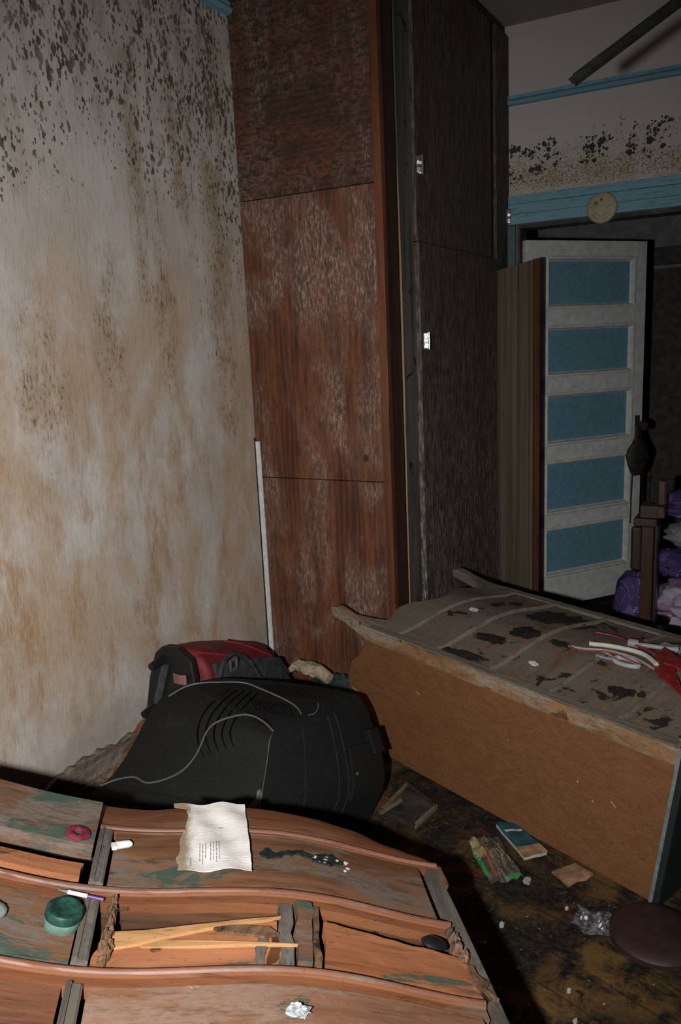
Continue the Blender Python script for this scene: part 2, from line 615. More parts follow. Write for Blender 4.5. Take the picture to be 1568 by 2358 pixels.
# rotten baseboard and broken plaster at the foot of the left wall
random.seed(4)
bb = struct(empty('baseboard_left', (XW, 0, 0)))
ys = [-1.35, -.6, .2, .8, 1.18, 1.52, 1.83, 2.02, 2.30, 2.56, 2.775]
for i in range(len(ys) - 1):
    y0, y1 = ys[i], ys[i + 1]
    for k, (z0, z1, t) in enumerate(((0, .10, .034), (.104, .185, .03), (.19, .262, .022))):
        dz = random.uniform(-.006, .006)
        MB().slab(lambda a, b, y0=y0, y1=y1, z0=z0, z1=z1, t=t, dz=dz, k=k: (
            t + .0015 * nz((0, y0 + (y1 - y0) * a, z0 + (z1 - z0) * b), 40, 3) + (.006 if k == 1 else 0) * nz((0, y0, k), 5, 6), y0 + .002 + (y1 - y0 - .005) * a,
            z0 + (z1 - z0) * b + dz * (k > 0) + (.030 * nz((0, y0 + (y1 - y0) * a, 0), 26, 8) if (k == 2 and b > .5) else 0)),
            14, 4, lambda a, b, t=t: (-t + .001, 0, 0)).build('board', M['baseboard'], bb)

# the room beyond
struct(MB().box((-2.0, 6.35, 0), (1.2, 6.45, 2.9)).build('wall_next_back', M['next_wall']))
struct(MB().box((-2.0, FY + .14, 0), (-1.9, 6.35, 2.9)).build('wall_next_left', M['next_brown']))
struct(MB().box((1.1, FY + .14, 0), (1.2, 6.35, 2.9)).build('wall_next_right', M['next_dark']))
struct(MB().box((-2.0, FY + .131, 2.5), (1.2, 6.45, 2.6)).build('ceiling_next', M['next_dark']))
nb = struct(empty('door_2', (-.93, 6.33, 0)))
MB().box((-.02, -.02, 0), (.06, .0, 1.98)).build('door_stile', M['next_wall'], nb)
MB().box((.52, -.02, 0), (.60, .0, 1.98)).build('door_stile', M['next_wall'], nb)
for k in range(5):
    z0 = .1 + k * .375
    MB().box((.062, -.012, z0), (.518, -.002, z0 + .33)).build('panel', M['next_dark'], nb, bevel=.004)
    MB().box((.062, -.022, z0 + .332), (.518, -.002, z0 + .373)).build('door_rail', M['next_dark'], nb)
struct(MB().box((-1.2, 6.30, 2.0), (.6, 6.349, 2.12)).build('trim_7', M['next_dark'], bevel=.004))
struct(MB().box((-.33, 6.2, 0), (.9, 6.32, 2.3)).build('wall_next_black', plain('flat_black', (.012, .014, .016), .9, .1)))  # solid black slab standing proud of the back wall

# ------------------------------------------------------------------ white five-panel door
M['door_white'] = plain('grimy_white_door_paint', (.54, .56, .55), .6, .3, var=.16, scale=22)
M['door_blue'] = plain('dusty_blue_panel_paint', (.125, .26, .345), .6, .3, var=.14, scale=40)
M['rust'] = plain('rusted_iron', (.055, .04, .03), .7, .4, .4, var=.4, scale=60)
AZ = math.radians(38)
dd = Vector((math.sin(AZ), math.cos(AZ), 0))
dn = Vector((-dd.y, dd.x, 0))                 # local y; camera side is -y
hinge = Vector((-1.222, FY + .045, .012))
d1 = struct(empty('door_1', mw=Matrix(((dd.x, dn.x, 0, hinge.x), (dd.y, dn.y, 0, hinge.y), (0, 0, 1, hinge.z), (0, 0, 0, 1)))))
DWD, DHT, T2 = .82, 2.025, .018
p_x0, p_x1 = .128, .735
rows = [(.185, .47), (.55, .85), (.94, 1.225), (1.315, 1.585), (1.675, 1.943)]
MB().box((0, -T2, 0), (p_x0, T2, DHT)).build('stile', M['door_white'], d1, bevel=.002)
MB().box((p_x1, -T2, 0), (DWD, T2, DHT)).build('stile', M['door_white'], d1, bevel=.002)
edges = [0] + [e for r in rows for e in r] + [DHT]
for k in range(6):
    MB().box((p_x0, -T2, edges[2 * k]), (p_x1, T2, edges[2 * k + 1])).build('rail', M['door_white'], d1)
for z0, z1 in rows:
    MB().box((p_x0, -.004, z0), (p_x1, .004, z1)).build('panel', M['door_blue'], d1)
    q = MB()
    bd = [(0, -.004), (.022, -.004), (.028, .004), (.026, .012), (.012, .016), (.0, .024)]
    for zz, s_ in ((z0, 1), (z1, -1)):
        q.prism(bd, lambda h_, k_, t, zz=zz, s_=s_: (t, -.004 - h_, zz + s_ * k_), p_x0 - .003, p_x1 + .003)
    for zz, s_ in ((p_x0, 1), (p_x1, -1)):
        q.prism(bd, lambda h_, k_, t, zz=zz, s_=s_: (zz + s_ * k_, -.004 - h_, t), z0 - .003, z1 + .003)
    q.build('panel_bead', M['door_white'], d1)
kp = MB().box((.765, -T2 - .004, .92), (.80, -T2, 1.06)).build('lock_plate', M['rust'], d1, bevel=.002)
MB().lathe([(.010, 0), (.010, .028), (.022, .036), (.028, .05), (.024, .062), (.008, .068)], 16, lambda x, y, z: (.785 + x, -T2 - .004 - z, 1.0 + y)).build('knob', M['rust'], kp, smooth=True)

# ================================================================== wardrobe
def mat_plywood(name, horiz=False, moldz=1.2):
    g = G(name, .6, .3)
    x, y, z = g.xyz()
    sc = (1, 1, 9) if horiz else (7.5, 7.5, .8)
    v = g.map(sc)
    cat = g.noise(g.map((1, 1, 3) if horiz else (3.0, 3.0, .55), loc=(1, 2, 3)), 2.6, 3, .5, 1.4)
    ring = g.wave(g.map((1, 1, 6.) if horiz else (5.5, 5.5, .7)), 2.2, 9, 4, 1.1, 'Z' if horiz else 'X')
    gr = g.noise(v, 17, 6, .72, .2)
    c = g.mix(g.rng(cat, .35, .65), (.062, .023, .013), (.155, .053, .025))
    c = g.mix(g.mul(g.rng(ring, .5, .95), .36), c, (.235, .075, .03))
    c = g.mix(g.rng(gr, .5, .64, 0, .75), c, (.055, .019, .011))
    sp = g.noise(g.map((5, 5, 1.2)), 26, 5, .72, .3)
    big = g.noise(g.map((2.2, 2.2, 1), loc=(5, 0, 1)), 1.9, 4, .6, .5)
    bl = g.mul(g.rng(big, .44, .66), g.rng(sp, .46, .62))
    c = g.mix(g.mul(g.rng(big, .4, .6), .30), c, (.17, .115, .085))
    c = g.mix(g.mul(bl, .85), c, (.34, .27, .235))
    dk = g.noise(g.map((1.5, 1.5, 2.5) if horiz else (3, 3, 1), loc=(0, 7, 0)), 14, 6, .7, .4)
    c = g.mix(g.mul(g.rng(dk, .5, .62), .9 if horiz else .45), c, (.032, .022, .017))
    if horiz:
        c = g.mix(.30, c, (.05, .033, .024))
        c = g.mix(g.mul(g.rng(g.noise(g.map((1.2, 1, 2.2), loc=(2, 0, 4)), 34, 5, .7), .46, .6), .75), c, (.028, .02, .015))
    g.bump(g.add(gr, g.mul(sp, .6)), .25, .003)
    return g.done(c)


def mat_greywood(name, tint=0.):
    g = G(name, .75, .2)
    v = g.map((9, 9, .9))
    gr = g.noise(v, 15, 6, .75, .2)
    c = g.mix(g.rng(gr, .36, .66), (.028, .022, .017), (.155, .13, .105))
    big = g.noise(g.map((2, 2, .9)), 2.2, 5, .6, .5)
    c = g.mix(g.rng(big, .5, .72, 0, .75), c, (.075, .036, .022))
    sp = g.noise(g.map((5, 5, 1.6)), 28, 6, .75, .3)
    c = g.mix(g.mul(g.rng(sp, .53, .66), .65), c, (.018, .014, .012))
    z = g.xyz()[2]
    bl = g.mul(g.rng(g.noise(g.map((7, 7, 1.4), loc=(2, 2, 2)), 13, 6, .72), .5, .62), g.rng(z, 1.9, .7, .1, .8))
    c = g.mix(bl, c, (.30, .28, .27))
    g.bump(g.add(gr, g.mul(sp, .5)), .3, .003)
    return g.done(c)


M['ply'] = mat_plywood('red_brown_plywood')
M['plyh'] = mat_plywood('red_brown_plywood_cross_grain', True)
M['post'] = wood('red_brown_corner_post', (.085, .03, .016), (.19, .066, .028), 2, rough=.5)
M['band'] = wood('dark_red_edge_band', (.07, .026, .018), (.12, .045, .026), 2, rough=.5)
M['frame_dark'] = wood('dark_stained_frame', (.030, .014, .009), (.062, .028, .017), 2)
M['greywood'] = mat_greywood('mouldy_grey_plywood')
M['stile_grey'] = wood('weathered_grey_board', (.05, .045, .04), (.15, .14, .125), 2, mud=(.02, .018, .015), mud_amt=.25, stretch=20)
M['bare'] = wood('bare_pine_edge', (.30, .17, .08), (.42, .26, .13), 2)
M['chrome'] = plain('tarnished_chrome', (.55, .57, .58), .28, .5, 1., var=.1, scale=60, bump=.05)
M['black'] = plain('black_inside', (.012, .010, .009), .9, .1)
M['stripwood'] = wood('pale_striped_plywood', (.10, .09, .062), (.22, .20, .15), 2, fine=120, stretch=60, rough=.7)

ward = tag(empty('wardrobe', (XF, YW, 0)), 'tall built-in wardrobe with a red-brown plywood side and two dark mouldy doors', 'wardrobe')
T = .02


def wb(name, a, b, mat, parent=ward, bevel=.0015):
    o = Vector((XF, YW, 0))
    return MB().box(Vector(a) - o, Vector(b) - o).build(name, mat, parent, bevel=bevel)


wb('side_panel', (XW + .002, YW, 2.121), (XF - .036, YW + T, CZ - .002), M['plyh'])
wb('side_panel', (XW + .002, YW, 1.020), (XF - .036, YW + T, 2.118), M['ply'])
wb('side_panel', (XW + .002, YW - .001, 0), (XF - .030, YW + T, 1.017), M['ply'])
kn_ = MB().lathe([(.013, 0), (.013, .0012), (.001, .0014)], 16, lambda x, y, z: (-1.415 - XF + x, -z - .0002, 1.111 + y * 1.1)).build('knot', M['frame_dark'], ward)
wb('corner_post', (XF - .035, YW - .004, 0), (XF - .002, YW + .03, CZ - .002), M['post'])
wb('face_frame', (XF - .02, YW + .031, 0), (XF - .004, YW + .13, CZ - .002), M['frame_dark'])
st = MB().prism([(-.003, 0), (.002, 0), (.007, 1.75), (.001, CZ - .004), (-.003, CZ - .004)], lambda a, b, t: (a, t - YW, b), YW + .132, YW + .258).build('stile_board', M['stile_grey'], ward)
MB().prism([(.0, .02), (.0028, .02), (.0072, 1.75), (.003, 2.15), (0, 2.2)], lambda a, b, t: (a, t - YW, b), YW + .1305, YW + .1318).build('board_edge', M['bare'], ward)
wb('top_rail', (XF - .02, YW + .26, 2.99), (XF - .004, 4.05, CZ - .002), M['frame_dark'])
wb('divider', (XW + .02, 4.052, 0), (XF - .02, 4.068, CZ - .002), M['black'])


def handle(parent, y, z, x, sgn=1):
    q = MB()
    q.prism([(0, -.034), (.016, -.030), (.020, -.012), (.014, 0), (.020, .012), (.016, .030), (0, .034)], lambda a, b, t: (x + a * .55, y + t, z + b), -.013, .006)
    q.prism([(0, -.036), (.022, -.036), (.022, .036), (0, .036)], lambda a, b, t: (x + a, y + t, z + b), .006, .016)
    return q.build('handle', M['chrome'], parent, bevel=.002)


du = wb('door', (XF + .001, YW + .262, 1.934), (XF + .020, 3.992, 2.985), M['greywood'])
handle(du, .262 + .012, 2.215, .020)
dl = wb('door', (XF + .001, YW + .262, .09), (XF + .026, 4.045, 1.930), M['greywood'])
handle(dl, .262 + .028, 1.550, .026)
wb('plinth', (XF - .06, YW + .14, 0), (XF - .03, 4.05, .085), M['frame_dark'])

ward2 = tag(empty('corner_cupboard', (XF, 4.07, 0)), 'narrow dark cupboard between the wardrobe and the far wall, lower door open', 'cupboard')
o2 = Vector((XF, 4.07, 0))


def wb2(name, a, b, mat, bevel=.0015):
    return MB().box(Vector(a) - o2, Vector(b) - o2).build(name, mat, ward2, bevel=bevel)


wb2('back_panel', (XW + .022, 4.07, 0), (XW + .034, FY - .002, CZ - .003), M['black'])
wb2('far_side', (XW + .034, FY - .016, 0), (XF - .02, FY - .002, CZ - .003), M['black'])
wb2('shelf', (XW + .034, 4.07, 1.86), (XF - .02, FY - .017, 1.878), M['frame_dark'])
wb2('face_frame', (XF - .018, 4.07, 1.86), (XF - .001, FY - .002, CZ - .003), M['frame_dark'])
cu = wb2('door', (XF, 4.078, 1.872), (XF + .018, FY - .004, 3.0), M['greywood'])
q = MB()
q.prism([(0, -.034), (.016, -.030), (.020, -.012), (.014, 0), (.020, .012), (.016, .030), (0, .034)], lambda a, b, t: (.018 + a * .55, .176 + t, 2.153 + b), -.010, .008)
q.prism([(0, -.036), (.024, -.036), (.024, .036), (0, .036)], lambda a, b, t: (.018 + a, .176 + t, 2.153 + b), .008, .020)
q.build('handle', M['chrome'], cu, bevel=.002)
MB().box((.0182, .13, 2.80), (.024, .155, 2.87)).build('hinge', M['rust'], cu, bevel=.001)
A2 = math.radians(-44)
e1 = Vector((math.cos(A2), math.sin(A2), .05)).normalized()
e2 = Vector((-math.sin(A2), math.cos(A2), 0))
e3 = e1.cross(e2)
hb = Vector((.006, .012, .06))


def odoor(name, x0, x1, y0, y1, z0, z1, mat):
    q = MB()
    vs = MB().box((x0, y0, z0), (x1, y1, z1))
    q.add([hb + e1 * p.x + e2 * p.y + Vector((0, 0, 1)) * p.z for p in vs.v], vs.f)
    return q.build(name, mat, ward2, bevel=.001)


od = odoor('open_door', .004, .365, 0, .022, 0, 1.815, M['stripwood'])
odoor('edge_band', .3655, .387, -.001, .024, 0, 1.815, M['band'])

# white fluted strip standing in the corner
M['white_strip'] = plain('chipped_white_strip', (.62, .63, .64), .5, .3, var=.2, scale=50)
cs = tag(empty('corner_moulding', (XW, YW, .02)), 'narrow white fluted moulding strip upright where the stained wall meets the plywood', 'moulding')
q = MB().prism([(.005, -.006), (.010, -.013), (.013, -.008), (.016, -.013), (.019, -.008), (.022, -.013), (.027, -.006), (.027, -.002), (.005, -.002)], lambda a, b, t: (a + .002 * math.sin(t * 3), b, t), .16, 1.150)
q.build('fluted_strip', M['white_strip'], cs)
MB().box((.001, -.010, .16), (.0038, -.002, 1.165)).build('back_edge', M['rust'], cs)
MB().box((.005, -.012, 0), (.026, -.002, .158)).build('strip_foot', M['white_strip'], cs)

# ================================================================== fallen serpentine dresser in the foreground
GREEN = (.035, .075, .06)
DUST = (.14, .118, .10)
M['d_orange'] = wood('orange_brown_wood', (.12, .043, .019), (.21, .083, .037), 0, rough=.55, fine=90, paint=GREEN, paint_amt=.2, dust=(.16, .11, .08), dust_amt=.35, stretch=20)
M['d_front'] = wood('worn_drawer_front', (.10, .045, .022), (.21, .10, .05), 0, dust=DUST, dust_amt=.55, paint=GREEN, paint_amt=.42, fine=70)
M['d_front2'] = wood('pale_scuffed_drawer_front', (.13, .06, .034), (.22, .105, .06), 0, dust=(.215, .15, .115), dust_amt=.75, paint=GREEN, paint_amt=.22, fine=70)
M['d_green'] = wood('green_painted_drawer_front', (.10, .05, .028), (.18, .085, .045), 0, dust=(.135, .12, .105), dust_amt=.65, paint=GREEN, paint_amt=.62, fine=70)
M['d_brown'] = wood('brown_drawer_front', (.10, .04, .022), (.19, .08, .04), 0, dust=DUST, dust_amt=.35, paint=GREEN, paint_amt=.2, fine=70)
M['d_bead'] = wood('polished_red_brown_bead', (.13, .052, .032), (.21, .095, .062), 0, rough=.48, fine=40, spec=.35, dust=(.16, .12, .10), dust_amt=.4)
M['d_grey'] = wood('grey_dusty_wood', (.06, .05, .041), (.105, .09, .076), 1, dust=(.135, .122, .108), dust_amt=.6, mud=(.035, .03, .025), mud_amt=.15)
M['d_inner'] = wood('raw_drawer_wood_painted_shade', (.036, .017, .009), (.10, .042, .018), 0, rough=.6, fine=70, mud=(.022, .015, .011), mud_amt=.34, paint=GREEN, paint_amt=.1)  # grimy wood; dark mottle also paints in the shade of the open gap
M['d_board'] = wood('orange_broken_drawer_board', (.23, .085, .038), (.36, .15, .07), 0, rough=.55, paint=GREEN, paint_amt=.26, mud=(.075, .03, .02), mud_amt=.24, fine=75, stretch=20)
M['d_split'] = wood('fresh_split_wood', (.34, .17, .07), (.46, .26, .12), 0, fine=80, stretch=22)
M['d_rot'] = wood('rotten_wood_end', (.06, .035, .02), (.2, .11, .06), 2, mud=(.015, .012, .01), mud_amt=.4, fine=120, stretch=4)
M['d_dark'] = plain('dark_cavity_wood', (.03, .018, .011), .85, .1, var=.4)

U1, V1, N1 = Vector((-.763, -.585, .276)), Vector((.614, -.789, .023)), Vector((.205, .187, .961))
U1.normalize()
V1 = (V1 - U1 * V1.dot(U1)).normalized()
N1 = U1.cross(V1)
O1 = Vector((-.581, 1.421, .43))
DD = .432
B1 = O1 - N1 * DD
MW1 = Matrix(((U1.x, V1.x, N1.x, B1.x), (U1.y, V1.y, N1.y, B1.y), (U1.z, V1.z, N1.z, B1.z), (0, 0, 0, 1)))
UC, AMP = .701, .032
dr = tag(empty('dresser', mw=MW1), 'battered wavy-fronted dresser lying on its back in the foreground, one drawer smashed', 'dresser')


def hf(u):
    return DD + AMP * (1 - math.cos(2 * math.pi * u / UC)) / 2


def strip(name, u0, u1, v0, v1, up, thick, mat, nu=28, nv=2, wob=0, seed=0, rag0=0., rag1=0., tilt=0.):
    """a board that follows the wavy front: rag0/rag1 = ragged u ends"""
    def fn(a, b):
        v = v0 + (v1 - v0) * b
        ua = u0 + rag0 * (nz((v * 1, 0, seed), 38, seed) + .6 * nz((v, 0, seed), 95, seed))
        ub = u1 + rag1 * (nz((v * 1, 5, seed), 38, seed) + .6 * nz((v, 5, seed), 95, seed))
        u = ua + (ub - ua) * a
        return (u, v, hf(u) + up + tilt * (b - .5) + wob * nz((u, v, 0), 9, seed))
    return MB().slab(fn, nu, nv, (0, 0, -thick)).build(name, mat, dr, smooth=True)


LEN = .90
# carcass
m = MB().slab(lambda a, b: (-.004 + .026 * a, -.055 + (LEN + .055) * b, DD - .001 + .0015 * nz((a, b * 9, 0), 3, 5)), 2, 30, lambda a, b: (0, 0, -DD + .012))
m.build('side_board', M['d_grey'], dr)
MB().box((1.38, -.055, .012), (1.404, LEN, DD)).build('side_board', M['d_grey'], dr, bevel=.002)
MB().box((0, -.05, 0), (1.40, LEN, .011)).build('back_board', M['d_dark'], dr)
MB().box((.024, -.05, .012), (1.378, -.034, DD - .03)).build('bottom_board', M['d_dark'], dr)
MB().box((-.02, LEN + .001, .0), (1.42, LEN + .025, DD + .02)).build('top_board', M['d_orange'], dr, bevel=.004)


# scalloped apron
def apron_edge(u):
    k = [(-.012, -.030), (-.010, -.043), (.0, -.056), (.03, -.074), (.09, -.090), (.18, -.120), (.27, -.128), (.42, -.136), (.56, -.131), (.62, -.123), (.69, -.124), (.76, -.132), (.86, -.121), (1.0, -.130), (1.2, -.120), (1.35, -.085), (1.41, -.04)]
    for (a, x), (b, y) in zip(k, k[1:]):
        if u <= b:
            t = (u - a) / (b - a)
            t = t * t * (3 - 2 * t)
            return x + (y - x) * t
    return k[-1][1]


def ap(a, b):
    u = -.012 + 1.424 * (a ** 1.35)
    e = apron_edge(u)
    v = e + (-.030 - e) * b
    return (u, v, hf(u) + .003 - .006 * (1 - b) ** 4)


MB().slab(ap, 70, 6, (0, 0, -.022)).build('apron', M['d_orange'], dr, smooth=True)
MB().prism([(-.012, -.032), (-.013, .010), (-.011, .030), (-.006, .036), (-.0045, .030), (-.0045, -.029), (.002, -.030)], lambda a, b, t: (a, b, t), DD - .03, DD + .002).build('apron_return', M['d_orange'], dr, bevel=.002)
for v, r, nm, mt in ((-.034, .0055, 'bead', 'd_bead'),):
    MB().tube([(u, v, hf(u) + .004) for u in [.0 + 1.39 * i / 60 for i in range(61)]], r, 8).build(nm, M[mt], dr, smooth=True)
for i, v in enumerate((.165, .364, .563, .762)):
    w0 = .012
    q = MB()
    n_ = 64
    us = [.030 + 1.345 * k / n_ for k in range(n_ + 1)]
    pr = [(-.018, -.02), (-.018, -.001), (-.009, .0), (-.008, .004), (-.004, .006), (.002, .006), (.006, .004), (.007, .0), (.027, -.001), (.027, -.02)]
    vs = [(u, v + a, hf(u) + b) for u in us for a, b in pr]
    K = len(pr)
    fs = [(a * K + b, a * K + (b + 1) % K, (a + 1) * K + (b + 1) % K, (a + 1) * K + b) for a in range(n_) for b in range(K)]
    fs += [tuple(range(K)), tuple(n_ * K + b for b in range(K - 1, -1, -1))]
    rl = q.add(vs, fs).build('rail', M['d_orange'], dr, smooth=True)
    MB().tube([(u, v - .001, hf(u) + .0045) for u in us], .0058, 8).build('bead', M['d_bead'], rl, smooth=True)
    # dust board under the rail
    MB().box((.024, v - .008, .012), (1.378, v + .008, DD - .022)).build('dust_board', M['d_inner'], dr)
# centre stile between the rails
for v0, v1 in ((-.026, .146), (.192, .343), (.392, .542), (.591, .741), (.79, .895)):
    z = hf(UC)
    st = MB().prism([(UC - .013, z - .02), (UC - .013, z + .004), (UC - .009, z + .007), (UC + .009, z + .007), (UC + .013, z + .004), (UC + .013, z - .02)], lambda a, b, t: (a, t, b), v0, v1).build('stile', M['d_grey'], dr)
    MB().prism([(UC + .004, z + .0072), (UC + .004, z + .011), (UC + .011, z + .011), (UC + .011, z + .0072)], lambda a, b, t: (a, t, b), v0, v1).build('stile_ridge', M['d_grey'], st)
# drawer fronts, right-hand column
strip('drawer_front', .046, UC - .020, -.026, .143, -.001, .018, M['d_front'], rag0=.010, wob=.002, seed=1)
strip('drawer_front', .042, UC - .020, .392, .540, .002, .018, M['d_front2'], rag0=.006, wob=.003, seed=2)
strip('drawer_front', .030, UC - .020, .591, .740, .0, .018, M['d_brown'], seed=3)
# left-hand column: the first front sticks out above the frame
d_l1 = strip('drawer_front', UC + .018, 1.37, -.062, .070, .034, .030, M['d_green'], wob=.003, seed=4, tilt=-.012)
strip('drawer_edge_board', UC + .030, 1.37, .088, .128, .000, .014, M['d_board'], rag0=.01, seed=5, wob=.002)
strip('drawer_front', UC + .016, 1.37, .192, .343, -.001, .018, M['d_green'], wob=.002, seed=6)
strip('drawer_front', UC + .018, 1.37, .392, .540, .0, .018, M['d_brown'], wob=.002, seed=7)
strip('drawer_front', UC + .018, 1.37, .591, .740, .0, .018, M['d_front2'], seed=8)
# the smashed drawer in the second row
MB().box((.024, .20, DD - .19), (UC - .016, .335, DD - .18)).build('drawer_bottom', M['d_dark'], dr)
MB().slab(lambda a, b: (.026 + .655 * a, .188 + .010 * b, hf(.026 + .655 * a) - .004 - .10 * b), 30, 3, (0, -.006, 0)).build('drawer_side', M['d_inner'], dr)


def plank(name, pts, th, mat, seed, n=14, rag=.004):
    """tilted broken board: pts = 4 corners (u0v0, u1v0, u1v1, u0v1) in dresser space"""
    P = [Vector(p) for p in pts]

    def fn(a, b):
        p = (P[0] * (1 - a) + P[1] * a) * (1 - b) + (P[3] * (1 - a) + P[2] * a) * b
        e = rag * (nz((p.x, p.y, 0), 40, seed) + .7 * nz((p.x, p.y, 0), 110, seed))
        if a in (0, 1):
            p = p + Vector((e * 2.0, 0, 0))
        if b in (0, 1):
            p = p + Vector((0, e, 0))
        return p + Vector((0, 0, .001 * nz(p, 30, seed)))
    return MB().slab(fn, n, 6, (0, .003, -th)).build(name, mat, dr)


def hp(u, v, d):
    return (u, v, hf(u) + d)


plank('broken_board', [hp(.672, .264, -.014), hp(.385, .240, .000), hp(.382, .343, -.008), hp(.686, .343, -.010)], .012, M['d_board'], 11)
def splinter(poly, d0):
    MB().prism(poly, lambda a, b, t: (a, b, hf(a) + d0 + (.014 * (.672 - a) / .287) - .0 + t), -.003, .0035).build('splinter', M['d_split'], dr)


splinter([(.674, .258), (.60, .254), (.52, .248), (.44, .242), (.378, .236), (.40, .243), (.46, .252), (.52, .262), (.565, .272), (.60, .285), (.655, .296), (.676, .298)], -.0105)
splinter([(.60, .277), (.565, .279), (.50, .288), (.43, .297), (.355, .302), (.43, .302), (.50, .299), (.56, .296), (.61, .292)], -.0125)
MB().prism([(.50, .250), (.44, .256), (.40, .262), (.385, .280), (.41, .286), (.45, .276), (.49, .262)], lambda a, b, t: (a, b, hf(a) - .0098 + (.014 * (.672 - a) / .287) + t), -.003, .002).build('charred_patch', M['d_rot'], dr)
plank('broken_board', [hp(.296, .226, .000), hp(.036, .256, .004), hp(.024, .347, .000), hp(.308, .346, -.008)], .013, M['d_board'], 14, rag=.003)
plank('broken_end', [hp(.040, .268, .006), hp(.018, .275, .006), hp(.006, .352, .004), hp(.030, .352, .004)], .05, M['d_rot'], 15, n=5, rag=.008)
for k, (u0, u1, va, vb, d, mt) in enumerate(((.352, .376, .196, .340, .004, 'd_grey'), (.318, .346, .192, .336, .010, 'd_green'), (.306, .317, .198, .342, .006, 'd_rot'), (.400, .418, .262, .338, .002, 'd_grey'), (.380, .396, .268, .338, .0, 'd_inner'))):
    plank('drawer_divider', [hp(u1, va, d), hp(u0, va, d), hp(u0 + .012, vb, d - .008), hp(u1 + .012, vb, d - .008)], .04, M[mt], 20 + k, n=4, rag=.003)
# crumbling ends of the smashed drawer
random.seed(9)
for k in range(9):
    v = .196 + .017 * k
    u = UC - .034 - .006 * random.random()
    s_ = random.uniform(.007, .012)
    lump((u, v, hf(u) - .004 - .012 * random.random()), (s_, .011, .022), .5, 2.2, 30 + k, 10, 8).build('rotten_chunk', M['d_rot'], dr)
for k in range(7):
    v = .186 + .012 * k
    lump((.032 + .010 * random.random() - .001 * k, v, hf(.03) - .008 + .008 * random.random()), (.009, .008, .020), .5, 2.2, 50 + k, 10, 8).build('rotten_chunk', M['d_green'] if k % 3 else M['d_rot'], dr)
for k in range(2):
    MB().tube([hp(.668, .215 + .005 * k, .004), hp(.64, .212 + .006 * k, .006)], .0007, 5).build('nail', M['rust'], dr)
# torn veneer
M['tear'] = plain('black_green_torn_veneer', (.012, .02, .018), .5, .4, var=.5, scale=80)
M['flake'] = plain('white_plaster_flake', (.40, .40, .385), .7, .2, var=.2)
tp = [(.405, .040), (.385, .022), (.370, .036), (.345, .024), (.315, .020), (.292, .028), (.270, .014), (.248, .012), (.236, .026), (.225, .030), (.240, .042), (.262, .046), (.284, .048), (.300, .036), (.325, .032), (.350, .040), (.372, .054), (.392, .052)]
tq = []
for (a, b), (c, d) in zip(tp, tp[1:] + tp[:1]):
    for k in range(5):
        x, y = a + (c - a) * k / 5, b + (d - b) * k / 5
        tq.append((x + .006 * nz((x, y, 0), 130, 4), y + .006 * nz((x, y, 2), 130, 5)))
tp = tq
MB().prism(tp, lambda a, b, t: (a, b, hf(a) + t + .002 * nz((a, b, 0), 60, 2)), -.002, .0035).build('veneer_tear', M['tear'], dr)
random.seed(14)
for k in range(12):
    u, v = random.uniform(.21, .29), random.uniform(.018, .058)
    s_ = random.uniform(.0015, .004)
    lump((u, v, hf(u) + .002), (s_ * 1.6, s_, .002), .5, 2, k, 8, 5).build('flake', M['flake'], dr)


def d1(u, v, h=0.):
    return MW1 @ Vector((u, v, hf(u) + h))


def frame_at(u, v, h, ang=0.):
    """matrix sitting on the wavy front, turned by ang in its plane"""
    e = .01
    tu = (d1(u + e, v, h) - d1(u - e, v, h)).normalized()
    n = tu.cross(V1).normalized()
    tv = n.cross(tu)
    a = tu * math.cos(ang) + tv * math.sin(ang)
    b = n.cross(a)
    p = d1(u, v, h)
    return Matrix(((a.x, b.x, n.x, p.x), (a.y, b.y, n.y, p.y), (a.z, b.z, n.z, p.z), (0, 0, 0, 1)))


# ---- things on the foreground dresser
def mat_paper():
    g = G('stained_white_paper', .8, .2)
    c = g.mix(g.rng(g.noise(g.obj, 30, 6, .65), .5, .7), (.70, .69, .67), (.60, .56, .48))
    x = g.xyz()[0]
    c = g.mix(g.rng(g.add(x, g.mul(g.noise(g.obj, 40, 5, .7), .03)), .058, .078), c, (.30, .235, .16))
    g.bump(g.noise(g.map((1, 6, 1)), 40, 4), .3, .004)
    return g.done(c)


M['paper'] = mat_paper()
M['ink'] = plain('grey_print', (.24, .24, .25), .8, .1, var=.1)
pm = frame_at(.487, .004, .011)
env = tag(empty('envelope', mw=pm), 'torn white printed envelope draped over the dresser apron', 'paper')


def pz(x, y):
    # paper lies on the drawer and sticks up over the bead
    return .002 + max(0, -y - .05) * .02 + .0025 * math.sin(x * 70 + y * 30) + .004 * nz((x, y, 0), 22, 3) + max(0, x) * -.02


def pe(a, b):
    y = -.125 + .236 * b
    xr = -.062 - .003 * b + .0015 * nz((0, y, 0), 60, 1)
    xl = (.088 if b < .10 else .060 if b < .42 else .070) + .006 * nz((3, y, 0), 50, 2) + (.004 if b > .8 else 0)
    x = xr + (xl - xr) * a
    return (x, y, pz(x, y))


